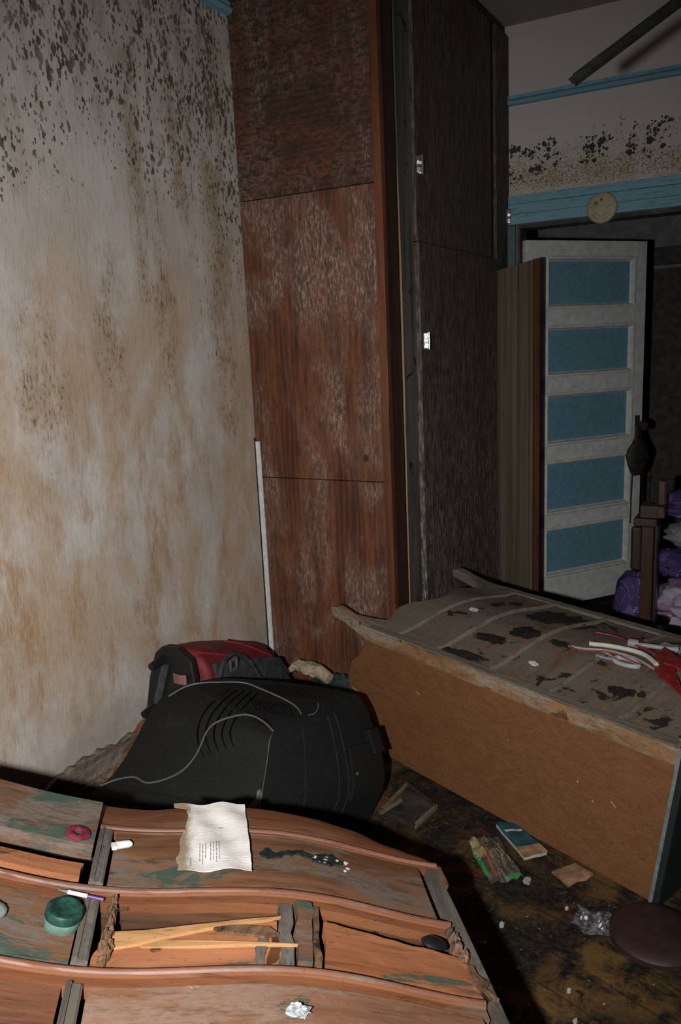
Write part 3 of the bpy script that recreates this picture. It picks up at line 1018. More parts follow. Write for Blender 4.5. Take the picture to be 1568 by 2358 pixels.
MB().slab(pe, 16, 30, (0, 0, -.0008)).build('sheet', M['paper'], env, smooth=True)
random.seed(3)
for k in range(7):
    x = -.004 + .0055 * k + (.004 if k > 3 else 0)
    y0 = .02 + random.uniform(-.004, .01)
    y1 = .085 - random.uniform(0, .018)
    q = MB()
    y = y0
    while y < y1:
        L = random.uniform(.005, .012)
        q.add([(x - .0009, y, pz(x, y) + .0007), (x + .0009, y, pz(x, y) + .0007), (x + .0009, y + L, pz(x, y + L) + .0007), (x - .0009, y + L, pz(x, y + L) + .0007)], [(0, 1, 2, 3)])
        y += L + .002
    q.build('printed_line', M['ink'], env)
for k in range(3):
    x = .060 - .005 * k
    q = MB()
    for j in range(5):
        y = (-.112 if k < 2 else .070) + .006 * j
        q.add([(x - .001, y, pz(x, y) + .0007), (x + .001, y, pz(x, y) + .0007), (x + .001, y + .004, pz(x, y + .004) + .0007), (x - .001, y + .004, pz(x, y + .004) + .0007)], [(0, 1, 2, 3)])
    q.build('printed_line', M['ink'], env)

M['redring'] = plain('crimson_rubber', (.15, .018, .036), .7, .2, var=.3, scale=90)
rg = MB().lathe([(.0085, 0), (.0085, .004), (.010, .0055), (.020, .0055), (.0225, .003), (.0225, 0)], 36)
for i_, v_ in enumerate(rg.v):
    v_.x *= 1.05
    v_.z += .0008 * math.sin(math.atan2(v_.y, v_.x) * 18) if abs(v_.x) + abs(v_.y) > .02 else 0
rg.f = [f for f in rg.f if len(f) == 4] + [(5 * 36 + j, 5 * 36 + (j + 1) % 36, (j + 1) % 36, j) for j in range(36)]
o = rg.build('rubber_ring', M['redring'], smooth=True)
o.matrix_world = frame_at(.752, .052, .0345)
tag(o, 'flat crimson ridged ring lying on the raised green drawer front', 'ring')

M['glass'] = plain('dusty_green_glass', (.10, .17, .145), .25, .5, var=.25, scale=50)
M['lid'] = plain('dark_green_lid', (.012, .05, .04), .5, .3, var=.6, scale=45)
jr = tag(empty('jar', mw=frame_at(.742, .262, -.0005)), 'small squat glass jar with a dusty dark green lid', 'jar')
MB().lathe([(.026, 0), (.029, .003), (.029, .016), (.027, .019)], 32).build('glass_body', M['glass'], jr, smooth=True)
MB().lathe([(.0295, .0192), (.0302, .021), (.0302, .031), (.028, .034), (.022, .0345), (.020, .033), (.004, .033), (.001, .0335)], 32).build('lid', M['lid'], jr, smooth=True)

M['whiteplastic'] = plain('dirty_white_plastic', (.66, .67, .66), .4, .4, var=.12)
M['purple'] = plain('purple_plastic', (.11, .055, .22), .4, .4)
sy = tag(empty('toothbrush_stub', mw=frame_at(.722, .198, .0125, math.radians(-8))), 'thin white and purple plastic stick beside the green-lidded jar', 'stick')
MB().tube([(-.040, 0, .002), (-.012, 0, .002)], .0028, 10).build('purple_tip', M['purple'], sy, smooth=True)
MB().tube([(-.0118, 0, .002), (.022, 0, .002)], .0035, 10).build('white_barrel', M['whiteplastic'], sy, smooth=True)
MB().tube([(.0222, 0, .002), (.038, 0, .003)], [.0028, .0008], 8).build('clear_tip', M['glass'], sy, smooth=True)
ct = tag(empty('cap_tube', mw=frame_at(.666, .032, .005, math.radians(22))), 'short white plastic tube beside the grey dresser stile', 'tube')
MB().tube([(-.018, 0, .004), (-.012, 0, .006), (.012, 0, .006)], [.0045, .0075, .0075], 12).build('tube_body', M['whiteplastic'], ct, smooth=True)
MB().prism([(.0125, -.008), (.020, -.009), (.022, .007), (.0125, .008)], lambda a, b, t: (a, b, t), .001, .009).build('cap_tab', M['whiteplastic'], ct, bevel=.001)
gp = lump((0, 0, .006), (.030, .022, .012), .12, 1.5, 8, 20, 12, zmin=0).build('glass_stopper', plain('cloudy_grey_glass', (.17, .19, .18), .3, .5), smooth=True)
gp.matrix_world = frame_at(.858, .265, .002)
tag(gp, 'rounded cloudy grey glass piece at the left picture edge', 'glass piece')
kn = tag(empty('drawer_knob', mw=frame_at(.085, .232, .004)), 'dark oval metal knob wedged in the smashed drawer', 'knob')
MB().lathe([(.010, -.02), (.010, -.004), (.024, 0), (.028, .006), (.022, .013), (.010, .016), (.002, .0165)], 24, lambda x, y, z: (x * .95, y * .62, z * .8)).build('knob_head', plain('blackened_metal', (.03, .03, .033), .35, .5, .6), kn, smooth=True)
MB().lathe([(.004, -.03), (.004, -.0202)], 10).build('knob_shank', M['rust'], kn)
fo = lump((0, 0, .008), (.017, .010, .008), .6, 3.0, 6, 22, 14, zmin=.0).build('foil_scrap', plain('crumpled_white_foil', (.38, .41, .43), .4, .5, .2, var=.5, scale=120))
fo.matrix_world = frame_at(.372, .452, .001)
tag(fo, 'crumpled white foil scrap on the pale drawer at the bottom edge', 'foil')

# ================================================================== second fallen chest of drawers
M['c_side'] = wood('orange_brown_veneer', (.15, .066, .028), (.19, .084, .036), 0, rough=.6, fine=240, stretch=2)
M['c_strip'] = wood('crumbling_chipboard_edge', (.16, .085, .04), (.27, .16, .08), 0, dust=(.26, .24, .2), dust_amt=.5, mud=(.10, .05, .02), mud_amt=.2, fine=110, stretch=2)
M['c_front'] = wood('dust_caked_drawer_front', (.14, .07, .035), (.22, .12, .06), 1, dust=(.15, .144, .13), dust_amt=1.0, mud=(.024, .020, .017), mud_amt=.36, fine=60)
M['c_frame'] = wood('dusty_chest_frame', (.12, .085, .055), (.18, .15, .11), 0, dust=(.17, .165, .145), dust_amt=.85, fine=80)
M['c_top'] = wood('blue_grey_chest_top', (.010, .013, .015), (.018, .023, .026), 2, fine=60)
M['c_topedge'] = plain('pale_blue_grey_edge', (.15, .185, .19), .7, .2, var=.3, scale=60)
tilt = math.radians(1.3)
D2 = Vector((.927 * math.cos(tilt), -.376 * math.cos(tilt), -math.sin(tilt))).normalized()
W2 = Vector((.376, .927, 0)).normalized()
Z2 = D2.cross(W2)
L2 = Vector((-1.202, 2.504, .024))
MW2 = Matrix(((D2.x, W2.x, Z2.x, L2.x), (D2.y, W2.y, Z2.y, L2.y), (D2.z, W2.z, Z2.z, L2.z), (0, 0, 0, 1)))
ch = tag(empty('chest_of_drawers', mw=MW2), 'dust-caked chest of drawers lying on its back in front of the wardrobe', 'chest of drawers')
WID, FT = .72, .452


def cz(w):
    return FT + .035 + .040 * (1 - math.cos(2 * math.pi * max(0, min(1, w / WID)))) / 2


side = [(1.040, 0), (1.090, FT - .014), (-.128, FT - .014), (-.140, FT - .02), (-.146, FT - .045), (-.175, .365), (-.222, .320), (-.248, .255), (-.240, .215), (-.205, .165), (-.165, .105), (-.142, .055), (-.12, .02), (-.08, 0)]
MB().prism(side, lambda a, b, t: (a, t, b), 0, .016).build('side_panel', M['c_side'], ch)
MB().prism(side, lambda a, b, t: (a, t, b), WID - .016, WID).build('side_panel', M['c_side'], ch)
foot = [(1.091, FT - .013), (1.095, FT + .036), (.2, FT + .037), (-.12, FT + .038), (-.20, FT + .048), (-.26, FT + .062), (-.305, FT + .070), (-.325, FT + .068), (-.335, FT + .056), (-.330, FT + .040), (-.305, FT + .030), (-.255, FT + .022), (-.19, FT + .006), (-.13, FT - .013)]


def footw(a, b, t):
    return (a, t + (.0035 * nz((a, b, t), 30, 1) if t < .01 else 0), b + .002 * nz((a, 0, t), 25, 2))


fp = []
for (a, b), (c, d) in zip(foot, foot[1:] + foot[:1]):
    n_ = max(1, int(math.hypot(c - a, d - b) / .03))
    fp += [(a + (c - a) * k / n_, b + (d - b) * k / n_) for k in range(n_)]
MB().prism(fp, footw, -.006, .030).build('front_post', M['c_strip'], ch)
MB().prism(fp, footw, WID - .030, WID + .006).build('front_post', M['c_frame'], ch)
for (y0, y1) in ((-.004, .0305), (WID - .0305, WID + .004)):
    MB().slab(lambda a, b: (-.12 + 1.20 * a, y0 + (y1 - y0) * b, FT + .0405 + .0015 * nz((a * 20, b, 0), 2, 4)), 40, 2, (0, 0, -.003)).build('post_face', M['c_frame'], ch)
def tb(a, b, t):
    return (a + .115 * b, t, b)


MB().prism([(1.0425, -.012), (1.068, -.012), (1.068, FT + .05), (1.0425, FT + .05)], tb, -.012, WID + .02).build('top_board', M['c_top'], ch, bevel=.004)
MB().prism([(1.0415, -.014), (1.052, -.014), (1.052, FT + .045), (1.0415, FT + .045)], tb, -.0165, -.0125).build('top_edge', M['c_topedge'], ch, bevel=.001)
MB().box((-.10, .017, 0), (1.035, WID - .017, .01)).build('back_board', M['d_dark'], ch)
MB().box((-.06, .017, .011), (-.045, WID - .017, FT - .01)).build('bottom_board', M['d_dark'], ch)


MB().box((-.125, -.0085, FT - .0145), (1.085, -.0062, FT - .0125)).build('painted_edge_highlight', M['c_strip'], ch)  # added pale strip, a highlight painted along the side panel's upper edge
M['scratch'] = plain('pale_scratch', (.42, .38, .30), .8, .1, var=.2)
for px, py, L_, an in ((1412, 1852, .022, -.6), (1365, 1845, .008, -.5), (962, 1596, .022, -.35), (818, 1587, .035, -.2), (1170, 1705, .006, .3), (1330, 1800, .008, -.9)):
    d_ = CR * ((px - W_PX / 2) / F_PX) - CU * ((py - H_PX / 2) / F_PX) + _f
    t_ = (L2 - CAM).dot(W2) / d_.dot(W2)
    p_ = MW2.inverted() @ (CAM + d_ * t_)
    MB().obox((p_.x, -.0004, p_.z), (math.cos(an) * L_ / 2, 0, math.sin(an) * L_ / 2), (0, .0003, 0), (-math.sin(an) * .0012, 0, math.cos(an) * .0012)).build('scratch', M['scratch'], ch)


def apr(a, b):
    w_ = .030 + (WID - .060) * a
    t = abs(2 * a - 1)
    e = -.115 + .035 * math.cos(a * 4 * math.pi) - .165 * max(0, (t - .80) / .20) ** 1.6
    s_ = e + (.006 - e) * b
    return (s_, w_, cz(w_) + .004 + .012 * (1 - b) * (t ** 6))


MB().slab(apr, 40, 8, (0, 0, -.024)).build('apron', M['c_frame'], ch, smooth=True)
cuts = [.012, .205, .440, .670, .905, 1.080]
for k in range(5):
    s0, s1 = cuts[k] + .010, cuts[k + 1] - .010
    dn_ = [.0, -.004, -.002, .001, -.003][k]
    MB().slab(lambda a, b, s0=s0, s1=s1, dn_=dn_, k=k: (s0 + (s1 - s0) * b + .003 * nz((a, b, k), 4, k) * (b in (0, 1)), .034 + (WID - .068) * a, cz(.034 + (WID - .068) * a) + dn_ + .003 * nz((a * 6, b * 3, k), 2, k)), 30, 6, (0, 0, -.018)).build('drawer_front', M['c_front'], ch, smooth=True)
for k in range(6):
    c_ = cuts[k]
    h_ = .0075
    q = MB()
    n_ = 30
    pr = [(-h_, -.02), (-h_, .003), (-.003, .0085), (.003, .0085), (h_, .003), (h_, -.02)]
    ws = [.032 + (WID - .064) * j / n_ for j in range(n_ + 1)]
    vs = [(c_ + a, w_, cz(w_) + b) for w_ in ws for a, b in pr]
    K = len(pr)
    fs = [(a * K + b, a * K + (b + 1) % K, (a + 1) * K + (b + 1) % K, (a + 1) * K + b) for a in range(n_) for b in range(K)] + [tuple(range(K)), tuple(n_ * K + b for b in range(K))]
    q.add(vs, fs).build('rail', M['c_frame'], ch, smooth=True)
# caked mud and plaster bits on the drawers
M['mud'] = plain('black_caked_mud', (.024, .020, .017), .8, .2, var=.5, scale=90, bump=.6)
random.seed(21)
for (s_, w_, a, b) in ((.275, .055, .085, .022), (.32, .075, .06, .014), (.37, .30, .05, .05), (.30, .20, .055, .035), (.32, .47, .06, .085), (.40, .52, .045, .06), (.11, .45, .022, .04), (.14, .53, .03, .035), (.52, .30, .045, .02), (.83, .17, .04, .045)):
    lump((s_, w_, cz(w_) - .001), (a, b, .004), .55, 2.0, int(s_ * 100), 60, 10).build('mud_patch', M['mud'], ch)


def d2(s_, w_, h=0.):
    return MW2 @ Vector((s_, w_, cz(w_) + h))


def frame2(s_, w_, h=0., ang=0.):
    p = d2(s_, w_, h)
    a = D2 * math.cos(ang) + W2 * math.sin(ang)
    b = Z2.cross(a)
    return Matrix(((a.x, b.x, Z2.x, p.x), (a.y, b.y, Z2.y, p.y), (a.z, b.z, Z2.z, p.z), (0, 0, 0, 1)))


def on2(px, py, h=0.):
    """pixel -> chest-top local coordinates (s, w)"""
    p = at(px, py, 2, .525)
    for _ in range(4):
        q = MW2.inverted() @ p
        t = d2(q.x, q.y, h)
        p = at(px, py, 2, t.z)
    q = MW2.inverted() @ p
    return q.x, q.y


def curve2(pxs, h, sub=6):
    pts = [Vector((*on2(px, py, h), 0)) for px, py in pxs]
    out = []
    for i in range(len(pts) - 1):
        p0, p1, p2, p3 = pts[max(i - 1, 0)], pts[i], pts[i + 1], pts[min(i + 2, len(pts) - 1)]
        for k in range(sub):
            t = k / sub
            q = .5 * ((2 * p1) + (p2 - p0) * t + (2 * p0 - 5 * p1 + 4 * p2 - p3) * t * t + (3 * p1 - p0 - 3 * p2 + p3) * t ** 3)
            out.append(d2(q.x, q.y, h))
    out.append(d2(pts[-1].x, pts[-1].y, h))
    return out


M['wire_w'] = plain('cream_cable', (.55, .52, .46), .5, .4, var=.1)
M['wire_g'] = plain('grey_cable', (.26, .28, .29), .5, .4, var=.15)
M['wire_r'] = plain('red_wire', (.30, .03, .035), .5, .4, var=.15)
M['redplate'] = plain('scuffed_red_paint', (.27, .02, .022), .5, .4, var=.5, scale=45)
tag(MB().tube(curve2([(1357, 1482), (1420, 1490), (1480, 1506), (1512, 1530)], .016), .008, 8).build('flat_cable', M['wire_w'], smooth=True), 'thick cream cable curving towards the red metal bracket', 'cable')
tag(MB().tube(curve2([(1310, 1487), (1345, 1494), (1400, 1499), (1460, 1515), (1505, 1540)], .008), .005, 7).build('thin_cable', M['wire_g'], smooth=True), 'thin grey cable running beside the cream cable', 'cable')
tag(MB().tube(curve2([(1308, 1484), (1330, 1496), (1400, 1501), (1450, 1520), (1500, 1543)], .014), .0022, 6).build('wire', M['wire_r'], smooth=True), 'thin red wire along the near side of the cream cable', 'wire')
tag(MB().tube(curve2([(1372, 1456), (1420, 1466), (1465, 1486), (1500, 1500), (1540, 1528), (1566, 1538)], .012), .0030, 6).build('wire', M['wire_r'], smooth=True), 'long red wire farther back on the dusty chest', 'wire')
tag(MB().tube(curve2([(1448, 1478), (1462, 1468), (1475, 1468), (1476, 1478), (1466, 1484)], .012), .0032, 6).build('wire_loop', M['wire_r'], smooth=True), 'small red wire loop beside the grey pipe fitting', 'wire')
pf = tag(empty('pipe_fitting', mw=frame2(*on2(1470, 1492), 0.0)), 'grey pipe fitting with a long stem at the back of the cables', 'fitting')
MB().tube([(0, 0, .012), (.10, .045, .012)], .008, 10).build('stem', M['wire_g'], pf, smooth=True)
MB().tube([(-.03, -.012, .014), (.0, .0, .014)], .014, 12).build('collar', M['wire_g'], pf, smooth=True)
MB().tube([(.1005, .0452, .012), (.112, .050, .012)], .011, 10).build('stem_cap', M['wire_g'], pf, smooth=True)
rg2 = tag(empty('plastic_ring', mw=frame2(*on2(1442, 1530), .002)), 'pale grey plastic ring with a long tab and blue mark', 'ring')
q = MB()
ring = [(.043 * math.cos(t * math.pi / 14), .024 * math.sin(t * math.pi / 14), .006) for t in range(29)]
q.tube(ring, .0075, 8, caps=False).build('ring_body', plain('pale_grey_plastic', (.36, .38, .40), .5, .4), rg2, smooth=True)
MB().prism([(-.043, -.012), (-.095, -.022), (-.10, -.006), (-.043, .008)], lambda a, b, t: (a, b, t), .001, .008).build('tab', M['wire_g'], rg2, bevel=.001)
MB().prism([(-.062, -.0155), (-.070, -.017), (-.070, -.002), (-.062, .001)], lambda a, b, t: (a, b, t), .0085, .0095).build('blue_mark', plain('blue_band', (.03, .06, .35), .5, .3), rg2)
tag(MB().tube(curve2([(1388, 1500), (1402, 1507), (1420, 1519)], .008), .005, 8).build('yellow_stub', plain('yellow_plastic_stub', (.35, .24, .08), .5, .3), smooth=True), 'short yellowish stub between the wires and the ring', 'stub')
rb = tag(empty('red_bracket', mw=frame2(*on2(1520, 1545), .004)), 'bent red painted metal bracket at the right picture edge', 'bracket')


def rp(pts, z0, z1, nm):
    loc = []
    base = MW2.inverted()
    mi = rb.matrix_world.inverted()
    for px, py in pts:
        loc.append(mi @ d2(*on2(px, py), .0))
    MB().prism([(p.x, p.y) for p in loc], lambda a, b, t: (a, b, t), z0, z1).build(nm, M['redplate'], rb, bevel=.0015)


rb.matrix_world = frame2(*on2(1520, 1545), .004)
bpy.context.view_layer.update()
rp([(1500, 1535), (1530, 1513), (1548, 1526), (1568, 1600), (1568, 1622), (1545, 1595), (1518, 1570)], .002, .008, 'near_leg')
rp([(1500, 1533), (1528, 1508), (1600, 1555), (1600, 1575), (1545, 1545)], .012, .018, 'far_leg')
MB().lathe([(.007, .0185), (.006, .023), (.001, .0235)], 12).build('rivet', M['rust'], rb)
bl = tag(MB().prism([(-.03, -.018), (.04, -.018), (.04, .014), (.01, .018), (.005, .008), (-.03, .014)], lambda a, b, t: (a, b, t), 0, .014).build('plastic_clip', plain('grey_clip', (.3, .31, .31), .5, .4), bevel=.002), 'grey plastic clip behind the red bracket', 'clip')
bl.matrix_world = frame2(*on2(1545, 1497), .004)
ft = lump((0, 0, .004), (.018, .008, .006), .7, 3, 5, 18, 10, zmin=0).build('foil_scrap', M['flake'])
ft.matrix_world = frame2(*on2(1228, 1531), .002)
tag(ft, 'small white plaster scrap in the middle of the dusty chest', 'scrap')
ft = lump((0, 0, .004), (.018, .014, .006), .7, 3, 9, 18, 10, zmin=0).build('foil_scrap', M['flake'])
ft.matrix_world = frame2(*on2(1092, 1408), .003)
tag(ft, 'small white scrap at the foot end of the dusty chest', 'scrap')

# ================================================================== overturned television
def mat_tv():
    g = G('dusty_black_plastic', .7, .14)
    n1 = g.noise(g.obj, 180, 3, .6)
    n2 = g.noise(g.obj, 9, 6, .7, .4)
    c = g.mix(g.rng(n1, .3, .7), (.0075, .0078, .008), (.0135, .014, .0145))
    c = g.mix(g.mul(g.rng(n2, .58, .72), .35), c, (.035, .034, .032))
    sc = g.noise(g.map((30, 1.5, 1.5), rot=(.4, .9, .3)), 9, 5, .7)
    c = g.mix(g.mul(g.rng(sc, .66, .7), .35), c, (.06, .066, .07))
    g.bump(n1, .1, .002)
    return g.done(c)


M['tv'] = mat_tv()
M['tv_dark'] = plain('black_vent_plastic', (.0022, .0022, .0022), .9, .05, var=.3)
M['tv_rib'] = plain('black_rib_plastic', (.016, .016, .0165), .7, .14, var=.2)
M['tv_dust'] = plain('grey_dust_smear', (.11, .11, .105), .85, .1, var=.5, scale=80)


def cr(P, n):
    """Catmull-Rom through points, n samples"""
    P = [Vector(p) for p in P]
    out = []
    for k in range(n + 1):
        t = k / n * (len(P) - 1)
        i = min(int(t), len(P) - 2)
        t -= i
        p0, p1, p2, p3 = P[max(i - 1, 0)], P[i], P[i + 1], P[min(i + 2, len(P) - 1)]
        out.append(.5 * ((2 * p1) + (p2 - p0) * t + (2 * p0 - 5 * p1 + 4 * p2 - p3) * t * t + (3 * p1 - p0 - 3 * p2 + p3) * t ** 3))
    return out


NV = 16
# four corner ridges of the housing, from the wide bezel (down) to the narrow back
E2 = cr([(-1.80, 1.40, .03), at(200, 1842, 1, 1.55), at(255, 1790, 1, 1.63), at(300, 1725, 1, 1.70), at(345, 1640, 1, 1.77), at(385, 1596, 1, 1.83), at(430, 1578, 1, 1.88)], NV)
E1 = cr([(-1.42, 1.66, .004), at(570, 1905, 1, 1.70), at(597, 1870, 1, 1.73), at(607, 1810, 1, 1.765), at(617, 1745, 1, 1.80), at(622, 1705, 1, 1.825), at(628, 1690, 1, 1.845)], NV)
E3 = cr([(-1.115, 2.10, .004), at(858, 1870, 1, 2.16), at(885, 1800, 1, 2.20), at(882, 1745, 1, 2.21), at(866, 1700, 1, 2.22), at(848, 1640, 1, 2.23), at(828, 1602, 1, 2.24)], NV)
E4 = cr([(-1.56, 2.12, .004), (-1.55, 2.10, .10), (-1.54, 2.10, .22), (-1.53, 2.09, .30), (-1.52, 2.08, .37), (-1.52, 2.07, .405), at(560, 1566, 1, 2.05)], NV)
c0 = Vector((-1.42, 1.9, 0))
tv = tag(empty('television', c0), 'bulky black tube television lying face down between the dressers', 'television')


def quad_face(Ea, Eb, bulge, n=10):
    cen = (Ea[NV // 2] + Eb[NV // 2]) / 2
    rows_ = []
    for j in range(NV + 1):
        r_ = []
        for i in range(n + 1):
            t = i / n
            r_.append(Ea[j].lerp(Eb[j], t) + bulge * (4 * t * (1 - t)))
        rows_.append(r_)
    return rows_


def tvp(rows_):
    return rows_


FA = quad_face(E2, E1, Vector((-.01, -.018, .012)))
FB = quad_face(E1, E3, Vector((.018, -.012, .0)))
FC = quad_face(E3, E4, Vector((.0, .02, 0)))
FD = quad_face(E4, E2, Vector((-.02, .02, 0)))
q = MB()
loops = []
for j in range(NV + 1):
    lp = []
    for F_ in (FA, FB, FC, FD):
        lp += F_[j][:-1]
    loops.append([p - c0 for p in lp])
n_ = len(loops[0])
vs = [p for lp in loops for p in lp]
fs = [(j * n_ + i, j * n_ + (i + 1) % n_, (j + 1) * n_ + (i + 1) % n_, (j + 1) * n_ + i) for j in range(NV) for i in range(n_)]
# domed back: shrink the last loop inwards in steps
top = loops[-1]
tc_ = sum(top, Vector()) / n_
base = len(vs)
prev = NV * n_
for k, (f_, up) in enumerate(((.93, .008), (.6, .016), (.25, .018))):
    b0 = len(vs)
    vs += [tc_ + (p - tc_) * f_ + Vector((0, 0, up)) for p in top]
    fs += [(prev + i, prev + (i + 1) % n_, b0 + (i + 1) % n_, b0 + i) for i in range(n_)]
    prev = b0
fs.append(tuple(prev + i for i in range(n_)))
fs.append(tuple(range(n_ - 1, -1, -1)))
q.add(vs, fs)
tvh = q.build('housing', M['tv'], tv, smooth=True)
tvh.data.set_sharp_from_angle(angle=math.radians(24))
from mathutils.bvhtree import BVHTree
tvb = BVHTree.FromPolygons([tuple(p + c0) for p in q.v], q.f)


def ontv(px, py, off=.003):
    """where the housing shows at a pixel, lifted off its surface"""
    d = (CR * ((px - W_PX / 2) / F_PX) - CU * ((py - H_PX / 2) / F_PX) + _f).normalized()
    hit, nrm, _, _ = tvb.ray_cast(CAM, d)
    if hit is None:
        hit, nrm, _, _ = tvb.find_nearest(CAM + d * 2.3)
    if nrm.dot(d) > 0:
        nrm = -nrm
    return hit + nrm * off - c0




def surf(F_, a, b, off=.0):
    """point on a housing face: a across 0..1, b along 0..1, lifted by off"""
    n = len(F_[0]) - 1
    x, y = min(max(a, 0), .9999) * n, min(max(b, 0), .9999) * NV
    i, j = int(x), int(y)
    fx, fy = x - i, y - j
    p = (F_[j][i] * (1 - fx) + F_[j][i + 1] * fx) * (1 - fy) + (F_[j + 1][i] * (1 - fx) + F_[j + 1][i + 1] * fx) * fy
    du = F_[j][i + 1] - F_[j][i]
    dv = F_[j + 1][i] - F_[j][i]
    nn = du.cross(dv).normalized()
    if nn.dot(CAM - p) < 0:
        nn = -nn
    return p + nn * off - c0


# moulded grooves curving down the near side
for k in range(5):
    kx = k * 22
    P_ = cr([ontv(470 + kx * .78, 1745 - 6 * k, .0006) , ontv(455 + kx * .85, 1700 - 3 * k, .0006), ontv(463 + kx * .9, 1655, .0006), ontv(490 + kx * .92, 1618, .0006), ontv(528 + kx * .75, 1588 + 2 * k, .0006)], 16)
    MB().tube(P_, [.0007 + .0022 * min(1, 4 * i / 16) for i in range(17)], 6).build('groove', M['tv_dark'], tvh, smooth=True)


# ventilation slots
for k in range(16):
    x = 604 + 9 * k
    MB().tube([ontv(x, 1576 + k * .7, .0006), ontv(x + 16, 1600 + k * .7, .0006)], .0016, 5).build('vent_slot', M['tv_dark'], tvh)
for k in range(12):
    x = 574 + 8 * k
    MB().tube([ontv(x, 1606 + 1.5 * k, .0006), ontv(x + 18, 1636 + 1.5 * k, .0006)], .0016, 5).build('vent_slot', M['tv_dark'], tvh)
for k in range(8):
    x = 566 + 7 * k
    MB().tube([ontv(x, 1636 + 3 * k, .0006), ontv(x + 14, 1660 + 3 * k, .0006)], .0014, 5).build('vent_slot', M['tv_dark'], tvh)


# panel seams, ribs and the socket plate on the right-hand face
for a in (.28, .55, .63):
    MB().tube([surf(FB, a + .04 * (1 - t), .06 + .90 * t, .002) for t in [i / 10 for i in range(11)]], .003, 6).build('panel_rib', M['tv_rib'], tvh, smooth=True)
MB().tube([surf(FB, .02 + .5 * t, .965 - .01 * t, .003) for t in [i / 8 for i in range(9)]], .004, 6).build('panel_rib', M['tv_rib'], tvh, smooth=True)
q = MB()
q.slab(lambda a, b: surf(FB, .66 + .30 * a, .30 + .36 * b, .018 + .0 * a), 6, 6, lambda a, b: surf(FB, .66 + .30 * a, .30 + .36 * b, .001) - surf(FB, .66 + .30 * a, .30 + .36 * b, .018)).build('socket_plate', M['tv'], tvh, bevel=.003)
MB().slab(lambda a, b: surf(FB, .88 + .11 * a, .56 + .18 * b, .026), 3, 3, lambda a, b: surf(FB, .88 + .11 * a, .56 + .18 * b, .0) - surf(FB, .88 + .11 * a, .56 + .18 * b, .026)).build('corner_block', M['tv'], tvh, bevel=.004)
MB().lathe([(.005, 0), (.005, .006), (.002, .006)], 10, lambda x, y, z: surf(FB, .70, .47, .019) + Vector((x, -z, y))).build('socket', plain('brass_socket', (.3, .16, .07), .4, .5, .6), tvh)
# dust-rubbed edge of the near corner
sm_ = [ontv(x, y, .0012) for x, y in ((566, 1868), (578, 1846), (590, 1838), (592, 1822), (600, 1816), (604, 1826), (601, 1846), (590, 1858), (578, 1874))]
MB().add(sm_ + [p - Vector((0, 0, .0009)) for p in sm_], [tuple(range(9)), tuple(range(17, 8, -1))] + [(i, (i + 1) % 9, 9 + (i + 1) % 9, 9 + i) for i in range(9)]).build('dust_smear', M['tv_dust'], tvh)
MB().tube([E1[k] - c0 + Vector((-.001, -.001, .0)) for k in range(3, NV + 1)], .0014, 6).build('rubbed_edge', M['tv_dust'], tvh, smooth=True)
# aerial leads trailing over the set
M['lead'] = plain('grey_flex', (.095, .092, .088), .5, .4, var=.15)


def lead(name, pts, r, label):
    P = cr([p + c0 for p in pts], 8 * (len(pts) - 1))
    return tag(MB().tube(P, r, 7).build(name, M['lead'], smooth=True), label, 'cable')


lead('power_cord', [ontv(x, y, .005) for x, y in ((628, 1686), (610, 1668), (585, 1653), (556, 1648), (505, 1662), (478, 1685), (455, 1735), (425, 1772), (385, 1794), (340, 1804), (310, 1791), (270, 1797), (232, 1812))], .0030, 'grey flex snaking down the smooth near side of the television')
lead('aerial_lead', [ontv(x, y, .006) for x, y in ((390, 1606), (425, 1586), (460, 1577), (505, 1575), (560, 1576), (600, 1590), (650, 1612), (680, 1630), (693, 1648))], .0028, 'grey lead looping over the vents on top of the television')
lead('thin_lead', [ontv(x, y, .006) for x, y in ((708, 1650), (722, 1645), (731, 1634), (732, 1622))], .0020, 'short thin lead at the right end of the vents')

# ================================================================== red wheeled bag behind the set
M['bagred'] = plain('dull_red_nylon', (.16, .018, .024), .6, .3, var=.35, scale=25, bump=.3)
M['bagtrim'] = plain('bright_red_piping', (.33, .02, .03), .5, .4, var=.15)
M['baggrey'] = plain('dusty_charcoal_nylon', (.045, .047, .05), .75, .2, var=.4, scale=30, bump=.4)
M['bagblack'] = plain('black_bag_plastic', (.010, .010, .011), .45, .4, var=.2)
M['pink'] = plain('faded_pink_leather', (.26, .12, .10), .6, .3, var=.2)
bc = Vector((-1.80, 2.02, .0))
bag = tag(empty('wheeled_bag', bc), 'red and charcoal wheeled bag wedged between the stained wall and the television', 'bag')


def bagsec(y):
    """cross-section (x, z) outline at depth y from the base (0) to the end (.62)"""
    t = y / .62
    zt = .552 - .20 * t ** 1.25 - .10 * max(0, t - .82) / .18 * t
    x0, x1 = -.105, .125 - .03 * t
    zb = .04
    return [(x0, zb), (x0, zb + .6 * (zt - zb)), (x0 + .005, zt - .05), (x0 + .03, zt - .012), (x0 + .09, zt), (x1 - .06, zt - .016), (x1 - .015, zt - .055), (x1, zt - .11), (x1 + .012, (zt + zb) / 2), (x1, zb)]


n_ = 16
q = MB()
secs = []
for k in range(n_ + 1):
    y = .03 + .59 * k / n_
    sq = 1 - .25 * max(0, (k - n_ + 2) / 2.) ** 2
    secs.append([Vector((x * sq, y, .04 + (z - .04) * sq)) + Vector((.006, .004, .006)) * nz((x, y, z), 11, 4) for x, z in bagsec(y)])
K = len(secs[0])
vs = [p for s_ in secs for p in s_]
fs = [(a * K + b, a * K + (b + 1) % K, (a + 1) * K + (b + 1) % K, (a + 1) * K + b) for a in range(n_) for b in range(K)] + [tuple(range(K)), tuple(n_ * K + b for b in range(K))]
q.add(vs, fs).build('body', M['bagred'], bag, smooth=True, subsurf=1)
